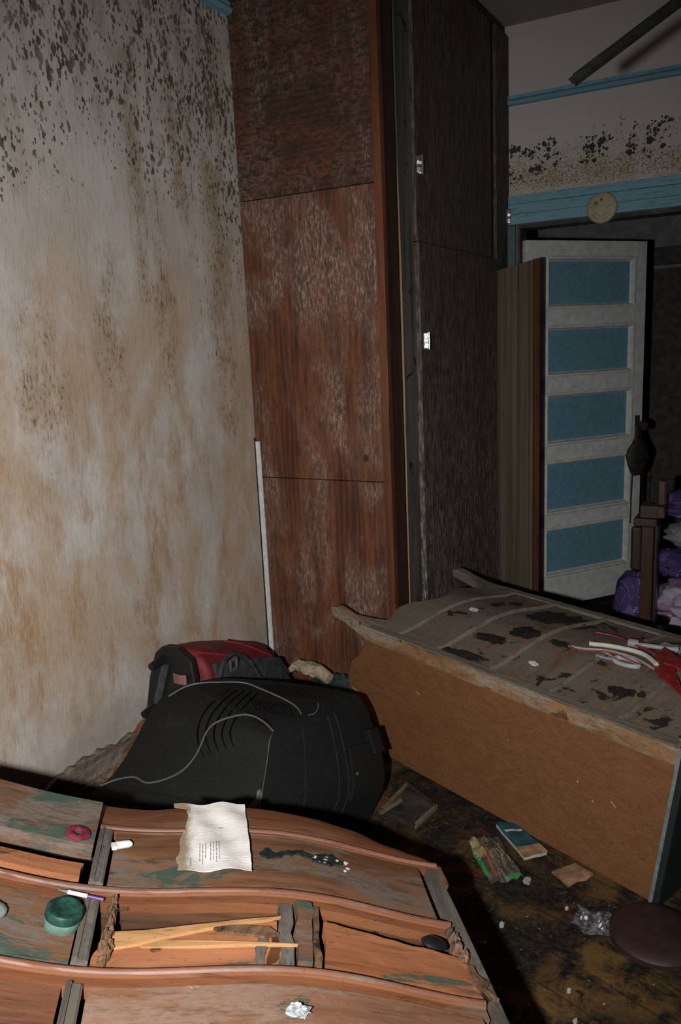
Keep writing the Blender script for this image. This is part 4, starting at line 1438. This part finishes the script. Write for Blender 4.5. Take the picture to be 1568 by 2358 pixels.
# charcoal base plate with two feet
def shr(z):
    return -.30 * (.54 - z) if z > .2 else -.102


MB().prism([(-.085, .26), (-.088, .44), (-.075, .525), (-.05, .548), (.02, .552), (.085, .52), (.11, .46), (.10, .26)], lambda a, b, t: (a, t + shr(b), b), 0.0, .03).build('base_plate', M['bagblack'], bag, bevel=.006)
MB().box((-.10, .03, .002), (.12, .55, .045)).build('bottom_shell', M['bagblack'], bag, bevel=.006)
for z, x in ((.508, -.035), (.352, -.045)):
    s_ = shr(z)
    MB().tube([(x, s_, z), (x, s_ - .03, z - .002), (x, s_ - .062, z - .004)], [.017, .016, .013], 12).build('foot', M['bagblack'], bag, smooth=True)
MB().prism([(-.05, .36), (-.02, .36), (.0, .50), (-.03, .50)], lambda a, b, t: (a, t + shr(b), b), -.014, -.001).build('base_rib', M['baggrey'], bag, bevel=.004)


def bs(t, k, off=.008):
    y = .03 + .59 * t
    s_ = bagsec(y)
    k = min(k, len(s_) - 1.001)
    i = int(k)
    a, b = s_[i], s_[i + 1]
    f = k - i
    x, z = a[0] + (b[0] - a[0]) * f, a[1] + (b[1] - a[1]) * f
    nx, nz_ = (b[1] - a[1]), -(b[0] - a[0])
    l = math.hypot(nx, nz_) or 1
    return Vector((x - nx / l * off * (-1 if nx > 0 else 1) * 0 + (off if k > 5.2 else 0), y, z + (off if k < 6.8 else 0)))


MB().slab(lambda a, b: bs(.08 + .84 * a, 6.2 + 1.9 * b, .012 + .008 * nz((a * 5, b * 3, 0), 2, 7)), 26, 8, (-.014, 0, -.006)).build('pocket', M['baggrey'], bag, smooth=True)
MB().tube([bs(.02 + .45 * t, 5.2 + 1.1 * t, .010) for t in [i / 8 for i in range(9)]], .004, 6).build('piping', M['bagtrim'], bag, smooth=True)
MB().tube([bs(.42 + .30 * t, 4.4 + 1.6 * t, .010) for t in [i / 8 for i in range(9)]], .003, 6).build('piping', M['bagtrim'], bag, smooth=True)
bk = bs(.22, 6.6, .026)
sp_ = MB().tube([bs(.02 + .5 * t, 7.3 - 1.4 * math.sin(t * math.pi), .020) for t in [i / 10 for i in range(11)]], .009, 6).build('strap', M['baggrey'], bag, smooth=True)
q = MB()
for dx, dz in ((-.018, 0), (.018, 0)):
    q.obox(bk + Vector((.002, dx, 0)), (.004, 0, .002), (0, .004, 0), (0, 0, .020))
for dz in (-.018, .018):
    q.obox(bk + Vector((.002, 0, dz)), (.004, 0, 0), (0, .02, 0), (0, 0, .004))
q.build('buckle', plain('grey_buckle', (.10, .10, .105), .4, .5), sp_, bevel=.001)
MB().slab(lambda a, b: Vector((.03 + .055 * a, -.040 - .006 * math.sin(a * 3), .445 + .035 * b)), 6, 4, (0, .008, 0)).build('handle_tab', M['pink'], bag, bevel=.003)

# ---- cloth heap between bag and chest
M['cream'] = plain('grubby_cream_cloth', (.40, .33, .23), .85, .1, var=.3, scale=40, bump=.5)
M['tealcloth'] = plain('dark_teal_cloth', (.035, .055, .055), .85, .1, var=.5, scale=30, bump=.5)
tag(lump((-1.50, 2.66, .10), (.17, .085, .135), .22, 2.2, 12, 34, 20, zmin=.004, rot=-.38).build('jacket', M['tealcloth'], smooth=True), 'crumpled dark teal jacket heaped against the plywood side', 'jacket')
cg = tag(empty('glove', (-1.64, 2.66, .235)), 'crumpled cream work glove lying on the teal jacket by the bag', 'glove')
q = MB()
lump((0, 0, .02), (.070, .040, .026), .25, 2.4, 3, 24, 14, rot=-.3).build('palm', M['cream'], cg, smooth=True)
for k in range(4):
    a = -2.75 + .16 * k
    b = Vector((-.045, -.03 + .018 * k, .026))
    d_ = Vector((math.cos(a) * .5, math.sin(a) * .9, 0))
    MB().tube([b, b + d_ * .03 + Vector((0, 0, .012)), b + d_ * .055 + Vector((.006, 0, .000)), b + d_ * .060 + Vector((.016, 0, -.012))], [.011, .011, .010, .007], 8).build('finger', M['cream'], cg, smooth=True)
MB().tube([Vector((.055, -.018, .022)), Vector((.085, -.028, .014)), Vector((.11, -.034, .004))], [.028, .026, .024], 10).build('cuff', M['cream'], cg, smooth=True)

# ================================================================== things on the floor
def flat(name, pxs, h, mat, label, cat, z=.006, bevel=0, jig=0., parent=None):
    pts = [at(px, py, 2, z + h) for px, py in pxs]
    c = sum(pts, Vector()) / len(pts)
    c.z = 0
    q = MB().prism([(p.x - c.x, p.y - c.y) for p in pts], lambda a, b, t: (a, b, t + jig * nz((a, b, 0), 25, 3)), z, z + h)
    o = q.build(name, mat, None, bevel=bevel)
    o.location = c
    return tag(o, label, cat) if label else o


M['pf_dark'] = plain('blackened_frame', (.03, .026, .022), .6, .3, var=.4)
M['pf_pic'] = plain('grimy_print', (.035, .033, .03), .6, .3, var=.7, scale=14)
M['pf_gold'] = plain('dull_gilt_edge', (.13, .11, .075), .6, .3, var=.3)
pa, pb, pc, pd = [at(px, py, 2, .012) for px, py in ((880, 1868), (938, 1806), (1004, 1858), (955, 1903))]
cp = (pa + pb + pc + pd) / 4
cp.z = 0
pfm = tag(empty('picture_frame', cp), 'grimy picture frame lying flat on the floor beside the television', 'picture frame')
MB().add([p - cp for p in (pa, pb, pc, pd)] + [p - cp - Vector((0, 0, .008)) for p in (pa, pb, pc, pd)], [(0, 1, 2, 3), (4, 7, 6, 5), (0, 4, 5, 1), (1, 5, 6, 2), (2, 6, 7, 3), (3, 7, 4, 0)]).build('print', M['pf_pic'], pfm)
for i, (a, b) in enumerate(((pa, pb), (pb, pc), (pc, pd), (pd, pa))):
    d_ = (b - a).normalized()
    nn = d_.cross(Vector((0, 0, 1)))
    MB().obox((a + b) / 2 - cp + Vector((0, 0, .0)), d_ * ((b - a).length / 2 + .004), nn * .006, Vector((0, 0, .008))).build('frame_bar', M['pf_gold'] if i in (0, 2) else M['pf_dark'], pfm, bevel=.001)

# snack packet, teal book, scrap of cardboard
M['pk_grey'] = plain('dirty_clear_wrapper', (.07, .064, .052), .4, .5, var=.5, scale=30)
M['pk_green'] = plain('bright_green_print', (.03, .21, .045), .5, .4, var=.25)
M['pk_red'] = plain('orange_red_print', (.30, .065, .03), .5, .4, var=.2)
M['pk_yel'] = plain('yellowed_print', (.24, .21, .11), .5, .4, var=.3)
corner = [at(px, py, 2, .02) for px, py in ((1076, 1930), (1150, 1926), (1205, 2012), (1130, 2030))]
cpk = sum(corner, Vector()) / 4
cpk.z = 0
pk = tag(empty('snack_packet', cpk), 'crumpled snack packet with green and red print on the floor', 'packet')


def pkp(a, b, h=0.):
    p = (corner[0] * (1 - a) + corner[1] * a) * (1 - b) + (corner[3] * (1 - a) + corner[2] * a) * b
    z = .012 + .035 * math.sin(math.pi * a) * math.sin(math.pi * min(1, b * .9 + .1)) + .012 * nz((a * 5, b * 5, 0), 1.4, 5) + h
    return Vector((p.x, p.y, max(.004, z))) - Vector((cpk.x, cpk.y, 0))


MB().slab(pkp, 18, 18, (0, 0, -.0035)).build('wrapper', M['pk_grey'], pk)
for nm, mt, a0, a1, b0, b1 in (('yellow_band', 'pk_yel', 0, .22, -.02, .45), ('green_stripe', 'pk_green', -.03, .07, .2, .85), ('white_stripe', 'flake', .0, .06, .08, .5), ('red_stripe', 'pk_red', .20, .26, .18, .95), ('green_corner', 'pk_green', .55, 1.0, .93, 1.0)):
    MB().slab(lambda a, b: pkp(a0 + (a1 - a0) * a, b0 + (b1 - b0) * b, .0028), 6, 10, (0, 0, -.002)).build(nm, M[mt], pk)
random.seed(8)
q = MB()
for k in range(26):
    a, b = random.uniform(.3, .75), random.uniform(.12, .9)
    an = random.uniform(0, 6.3)
    pts = []
    for j in range(5):
        pts.append(pkp(a, b, .0035))
        a, b = min(.95, max(.3, a + .05 * math.cos(an))), min(.98, max(.05, b + .05 * math.sin(an)))
        an += random.uniform(-.7, .7)
    q.tube(pts, .0009, 4)
o = q.build('crease_lines', M['pk_yel'], pk)
M['teal'] = plain('teal_cover', (.014, .075, .085), .6, .3, var=.4, scale=25)
M['pagetan'] = plain('water_stained_card', (.26, .155, .09), .8, .2, var=.5, scale=25)
bkc = [at(px, py, 2, .02) for px, py in ((1140, 1893), (1186, 1895), (1262, 1958), (1208, 1972))]
cb = sum(bkc, Vector()) / 4
cb.z = 0
bo = tag(empty('teal_book', cb), 'water-damaged teal booklet lying under the packet by the brown chest', 'book')
bq = [p - cb for p in bkc]


def bpt(a, b, z):
    p = (bq[0] * (1 - a) + bq[1] * a) * (1 - b) + (bq[3] * (1 - a) + bq[2] * a) * b
    return Vector((p.x, p.y, z + .003 * nz((a, b, 0), 4, 2)))


MB().slab(lambda a, b: bpt(a, b * .74, .020), 8, 8, (0, 0, -.003)).build('cover', M['teal'], bo)
MB().slab(lambda a, b: bpt(a, .745 + b * .255, .019), 8, 6, (0, 0, -.003)).build('cover_band', M['pagetan'], bo)
MB().slab(lambda a, b: bpt(.02 + a * .96, .02 + b * .96, .014), 4, 4, (0, 0, -.010)).build('pages', M['flake'], bo)
MB().slab(lambda a, b: bpt(.1 + a * .8, .25 + b * .05, .0225), 6, 2, (0, 0, -.001)).build('white_line', M['flake'], bo)
flat('card_scrap', ((1270, 2005), (1325, 1986), (1368, 2012), (1350, 2024), (1330, 2027), (1308, 2040), (1290, 2022)), .005, M['pagetan'], 'torn tan card scrap on the floor below the brown chest', 'card', .008, jig=.004)
flat('wood_sliver', ((872, 1868), (924, 1836), (928, 1841), (877, 1873)), .008, M['pf_gold'], 'pale wood sliver across the corner of the picture frame', 'sliver', .024, bevel=.001)
def film(a, b):
    x, y = (a - .5) * .13, (b - .5) * .085
    e = max(abs(2 * a - 1), abs(2 * b - 1))
    n1_ = abs(nz((x, y, 0), 38, 2)) + .6 * abs(nz((x, y, 0), 80, 3))
    return (x * (1 + .5 * nz((x, y, 1), 26, 4)), y * (1 + .6 * nz((x, y, 2), 26, 5)), .004 + .030 * n1_ * (1.15 - e))


o = MB().slab(film, 26, 20, (0, 0, -.0015)).build('plastic_crumple', plain('crumpled_grey_plastic', (.10, .10, .108), .3, .5, var=.9, scale=60))
o.location = at(1378, 2122, 2, .01)
o.location.z = 0
tag(o, 'crumpled grey plastic film on the floor near the round lid', 'plastic film')
M['lidred'] = plain('dark_maroon_enamel', (.030, .013, .011), .6, .4, var=.3, scale=20)
lc = Vector((-.205, 1.975, 0))
lc.z = 0
ld_ = tag(empty('round_lid', lc), 'dark maroon round lid on the floor at the right picture edge', 'lid')
MB().lathe([(.112, .004), (.116, .012), (.11, .020), (.08, .027), (.035, .031), (.004, .032)], 48).build('disc', M['lidred'], ld_, smooth=True)
MB().lathe([(.112, .0), (.119, .002), (.119, .0115), (.117, .0118)], 48).build('rim', M['lidred'], ld_, smooth=True)
random.seed(31)
for k, (px, py, s_, lab) in enumerate(((1155, 2130, .008, 'small white flake on the floor right of the smashed drawer'), (1310, 2282, .006, 'small white flake low on the open floor'), (1213, 2028, .013, 'grey lump beside the snack packet'), (1325, 2352, .006, 'tiny white flake at the bottom picture edge'), (1305, 2092, .005, 'tiny pale chip between card scrap and crumpled plastic'))):
    o = lump((0, 0, .004), (s_ * .8, s_ * 1.3, .006), .6, 2.4, 60 + k, 14, 8, zmin=.001).build('plaster_chip', M['flake'] if k != 2 else M['wire_g'])
    o.location = at(px, py, 2, .004)
    o.location.z = .0
    tag(o, lab, 'chip')
# uncountable grit and crumbs
q = MB()
random.seed(77)
for k in range(900):
    x, y = random.uniform(-1.1, .9), random.uniform(.9, 4.2)
    r2_ = MW2.inverted() @ Vector((x, y, .02))
    r1_ = MW1.inverted() @ Vector((x, y, .02))
    if (-.4 < r2_.x < 1.2 and -.05 < r2_.y < .8) or (-.15 < r1_.x and -.2 < r1_.y < 1.) or math.hypot(x + .205, y - 1.975) < .14:
        continue
    s_ = random.uniform(.002, .007)
    a = random.uniform(0, 6.3)
    c, s2 = math.cos(a) * s_, math.sin(a) * s_
    q.obox((x, y, .002 + s_ * .3), (c, s2, 0), (-s2 * .6, c * .6, random.uniform(-.3, .3) * s_), (0, 0, s_ * .4))
o = q.build('floor_grit', plain('dark_grit', (.05, .04, .03), .9, .1, var=.8, scale=6))
o['kind'] = 'stuff'
tag(o, 'dark grit and crumbs strewn over the filthy floor', 'grit')

# ================================================================== bed, bedding and door clutter at the doorway
M['bedwood'] = wood('dark_varnished_wood', (.022, .013, .010), (.045, .024, .016), 2, rough=.4, spec=.5)
M['bedwood2'] = wood('red_brown_varnished_wood', (.042, .019, .011), (.075, .033, .018), 2, rough=.35, spec=.5)
bx = Vector((-.510, 3.85, 0))
bed = tag(empty('wooden_rack', bx), 'dark wooden rack with square posts standing before the doorway', 'rack')
MB().box((-.018, -.025, 0), (.034, .022, .668)).build('post', M['bedwood2'], bed, bevel=.003)
MB().box((-.066, -.02, .455), (-.0185, .015, .664)).build('board', M['bedwood'], bed, bevel=.012)
MB().box((-.055, -.02, .669), (.045, .10, .705)).build('cross_rail', M['bedwood'], bed, bevel=.004)
MB().box((-.030, -.01, .706), (.075, .09, .765)).build('cross_rail', M['bedwood'], bed, bevel=.004)
MB().box((.036, .0, .05), (.048, .09, .668)).build('inner_post', M['bedwood'], bed, bevel=.003)
MB().box((.040, -.01, .766), (.082, .035, .885)).build('post_cap', M['bedwood2'], bed, bevel=.010)
MB().box((.046, -.022, .712), (.078, -.0105, .760)).build('peg', M['bedwood2'], bed, bevel=.004)


def mat_blanket(name, base, c1, c2, c3, scale):
    g = G(name, .85, .1)
    n1 = g.noise(g.obj, scale, 2, .4, 1.6)
    n2 = g.noise(g.map((1, 1, 1), loc=(3, 3, 3)), scale * .8, 2, .4, 1.2)
    c = g.mix(g.rng(n1, .55, .57), base, c1)
    c = g.mix(g.rng(g.math('ABSOLUTE', g.math('SUBTRACT', n1, .5)), .0, .016, 1, 0), c, c3)
    c = g.mix(g.rng(n2, .60, .62), c, c2)
    g.bump(g.noise(g.obj, 160, 3), .3, .003)
    return g.done(c)


M['bl_purple'] = mat_blanket('purple_swirl_fleece', (.062, .046, .15), (.075, .056, .175), (.13, .10, .24), (.30, .26, .42), 7)
M['bl_pink'] = mat_blanket('pink_lilac_print_fleece', (.28, .17, .34), (.36, .21, .33), (.42, .38, .46), (.42, .15, .22), 6)
M['pillow'] = plain('soiled_white_pillow', (.26, .27, .29), .85, .1, var=.2, scale=14, bump=.3)
M['bluebag'] = plain('crinkled_blue_plastic', (.02, .075, .16), .3, .5, var=.5, scale=20, bump=.6)


def heap(name, c, r, mat, label, cat, seed, amp=.16, fr=2.0, zmin=None, rot=0.):
    o = lump((0, 0, 0), r, amp, fr, seed, 44, 28, zmin=None if zmin is None else zmin - c[2], rot=rot).build(name, mat, smooth=True)
    o.location = c
    return tag(o, label, cat)


heap('tarpaulin', (-.26, 4.08, .065), (.27, .17, .062), M['bluebag'], 'crinkled blue plastic sheet under the lilac blanket', 'plastic sheet', 3, .12, 3, zmin=.0)
heap('fleece_blanket', (-.60, 4.10, .19), (.095, .13, .185), M['bl_purple'], 'purple swirl-pattern blanket slumped left of the wooden post', 'blanket', 5, .15, 2.0, zmin=.004)
heap('print_blanket', (-.26, 4.07, .255), (.25, .17, .118), M['bl_pink'], 'pink and lilac patterned blanket above the blue plastic', 'blanket', 8, .26, 3.2)
heap('fleece_blanket', (-.28, 4.08, .445), (.24, .16, .075), M['bl_purple'], 'folded purple blanket between lilac blanket and pillow', 'blanket', 13, .28, 3.4)
heap('pillow', (-.22, 4.08, .590), (.23, .15, .076), M['pillow'], 'soiled white pillow on the stack of blankets', 'pillow', 16, .2, 2.6)
heap('fleece_blanket', (-.27, 4.09, .735), (.22, .15, .076), M['bl_purple'], 'topmost purple blanket of the bedding stack', 'blanket', 19, .28, 3.4)
M['bottle'] = plain('lilac_plastic', (.22, .17, .38), .4, .4)
bt = tag(empty('small_bottle', at(1436, 1412, 2, .0)), 'tiny lilac-capped bottle on the floor before the white door', 'bottle')
bt.location.z = .002
MB().lathe([(.016, 0), (.018, .004), (.018, .030), (.015, .034)], 16).build('cap', M['bottle'], bt, smooth=True)
MB().lathe([(.010, .0345), (.010, .080), (.004, .095)], 12, lambda x, y, z: (x - .25 * (z - .03), y, z)).build('stem', M['wire_g'], bt, smooth=True)
# leather pouch on the door knob with its cords
M['leather'] = plain('black_brown_leather', (.030, .022, .017), .6, .4, var=.5, scale=35, bump=.5)
kw = (hinge + dd * .785 + Vector((0, 0, 1.0)) - dn * (T2 + .055))
po = tag(empty('hanging_pouch', kw), 'dark leather pouch with dangling cords hung on the white door knob', 'pouch')
MB().lathe([(.012, -.375), (.030, -.378), (.048, -.36), (.066, -.29), (.078, -.22), (.070, -.17), (.042, -.12), (.026, -.07), (.022, -.02), (.012, .012)], 18, lambda x, y, z: (dd.x * (x * (1 + .1 * math.sin(z * 20)) - .045) - dn.x * (y * .35), dd.y * (x - .045) - dn.y * (y * .35), z * .74)).build('pouch_body', M['leather'], po, smooth=True)
MB().tube([Vector((0, 0, .03)), dd * -.02 + Vector((0, 0, .028)), dd * -.04 + Vector((0, 0, .0))], .008, 7).build('hanging_loop', M['leather'], po, smooth=True)
for k, s_ in enumerate((-.035, .05)):
    MB().tube([dd * (s_ - .045) + Vector((0, 0, -.265)), dd * (s_ - .05) + Vector((0, 0, -.42)), dd * (s_ - .05 + .03 * k) + Vector((0, 0, -.56))], .0025, 5).build('cord', M['leather'], po)
gt = tag(empty('grey_tube', kw + Vector((0, 0, -.62)) - dn * .10), 'slanting translucent grey tube hanging beside the wooden rack', 'tube')
MB().tube([dd * -.045 + Vector((0, 0, -.10)), dd * .045 + Vector((0, 0, .06))], .028, 14).build('tube_body', plain('milky_grey_plastic', (.16, .18, .21), .35, .5), gt, smooth=True)
MB().tube([dd * .0452 + Vector((0, 0, .0605)), dd * .056 + Vector((0, 0, .080))], [.030, .026], 14).build('tube_cap', M['bagblack'], gt, smooth=True)
# debris pile by the door
tag(lump((-.92, 4.02, .025), (.24, .15, .040), .5, 3.4, 44, 50, 16, zmin=.002, rot=.2).build('dirt_pile', M['mud']), 'low black dirt pile on the floor before the white door', 'dirt pile')

# ================================================================== high on the far wall
M['beige'] = plain('yellowed_beige_plastic', (.40, .355, .235), .5, .3, var=.1, scale=40)
M['beige_d'] = plain('shadowed_vent_plastic', (.16, .14, .09), .6, .3, var=.1)
sd = tag(empty('smoke_detector', (-.814, FY - .033, 2.140)), 'round yellowed smoke detector on the blue door header', 'smoke detector')


def wl(x, y, z):
    return (x, -z, y)


MB().lathe([(.068, .0), (.072, .004), (.072, .018), (.068, .024), (.060, .027), (.001, .029)], 40, wl).build('body', M['beige'], sd, smooth=True)
for r in (.030, .045):
    MB().tube([wl(r * math.cos(math.radians(a)), -.008 + r * math.sin(math.radians(a)), .0282) for a in range(200, 341, 10)], .0012, 5).build('vent_slot', M['beige_d'], sd)
MB().lathe([(.009, .027), (.010, .030), (.006, .0305), (.001, .030)], 16, lambda x, y, z: wl(x - .026, y + .022, z)).build('test_button', M['beige_d'], sd, smooth=True)
MB().box((-.002, -.030, .030), (.003, -.0285, .044)).build('indicator', M['tv_dark'], sd)
MB().tube([wl(-.06, .006, .0278), wl(.06, .006, .0278)], .0008, 4).build('seam', M['beige_d'], sd)

M['rod'] = plain('dark_galvanised_steel', (.034, .036, .034), .5, .4, .3, var=.4, scale=40)
def ray_to(px, py, t):
    return CAM + (CR * ((px - W_PX / 2) / F_PX) - CU * ((py - H_PX / 2) / F_PX) + _f) * t


ra, rb_ = ray_to(1314, 188, 1.80), ray_to(1590, -20, 1.74)
rdir = (rb_ - ra).normalized()
rod = tag(empty('hanging_rail', ra), 'dark metal ceiling rail hanging loose above the blue picture rail', 'rail')
n1 = rdir.cross(Vector((0, -1, .2))).normalized()
n2 = rdir.cross(n1).normalized()
Lr = min(1.9, (CZ - .01 - ra.z) / rdir.z)
MB().obox(rdir * (Lr / 2), rdir * (Lr / 2), n1 * .0085, n2 * .001).build('web', M['rod'], rod)
MB().obox(rdir * (Lr / 2) + n1 * .0095 + n2 * .003, rdir * (Lr / 2 - .005), n1 * .001, n2 * .009).build('flange', M['rod'], rod)
MB().obox(rdir * (Lr / 2) - n1 * .0095 + n2 * .002, rdir * (Lr / 2 - .012), n1 * .001, n2 * .005).build('flange', M['rod'], rod)
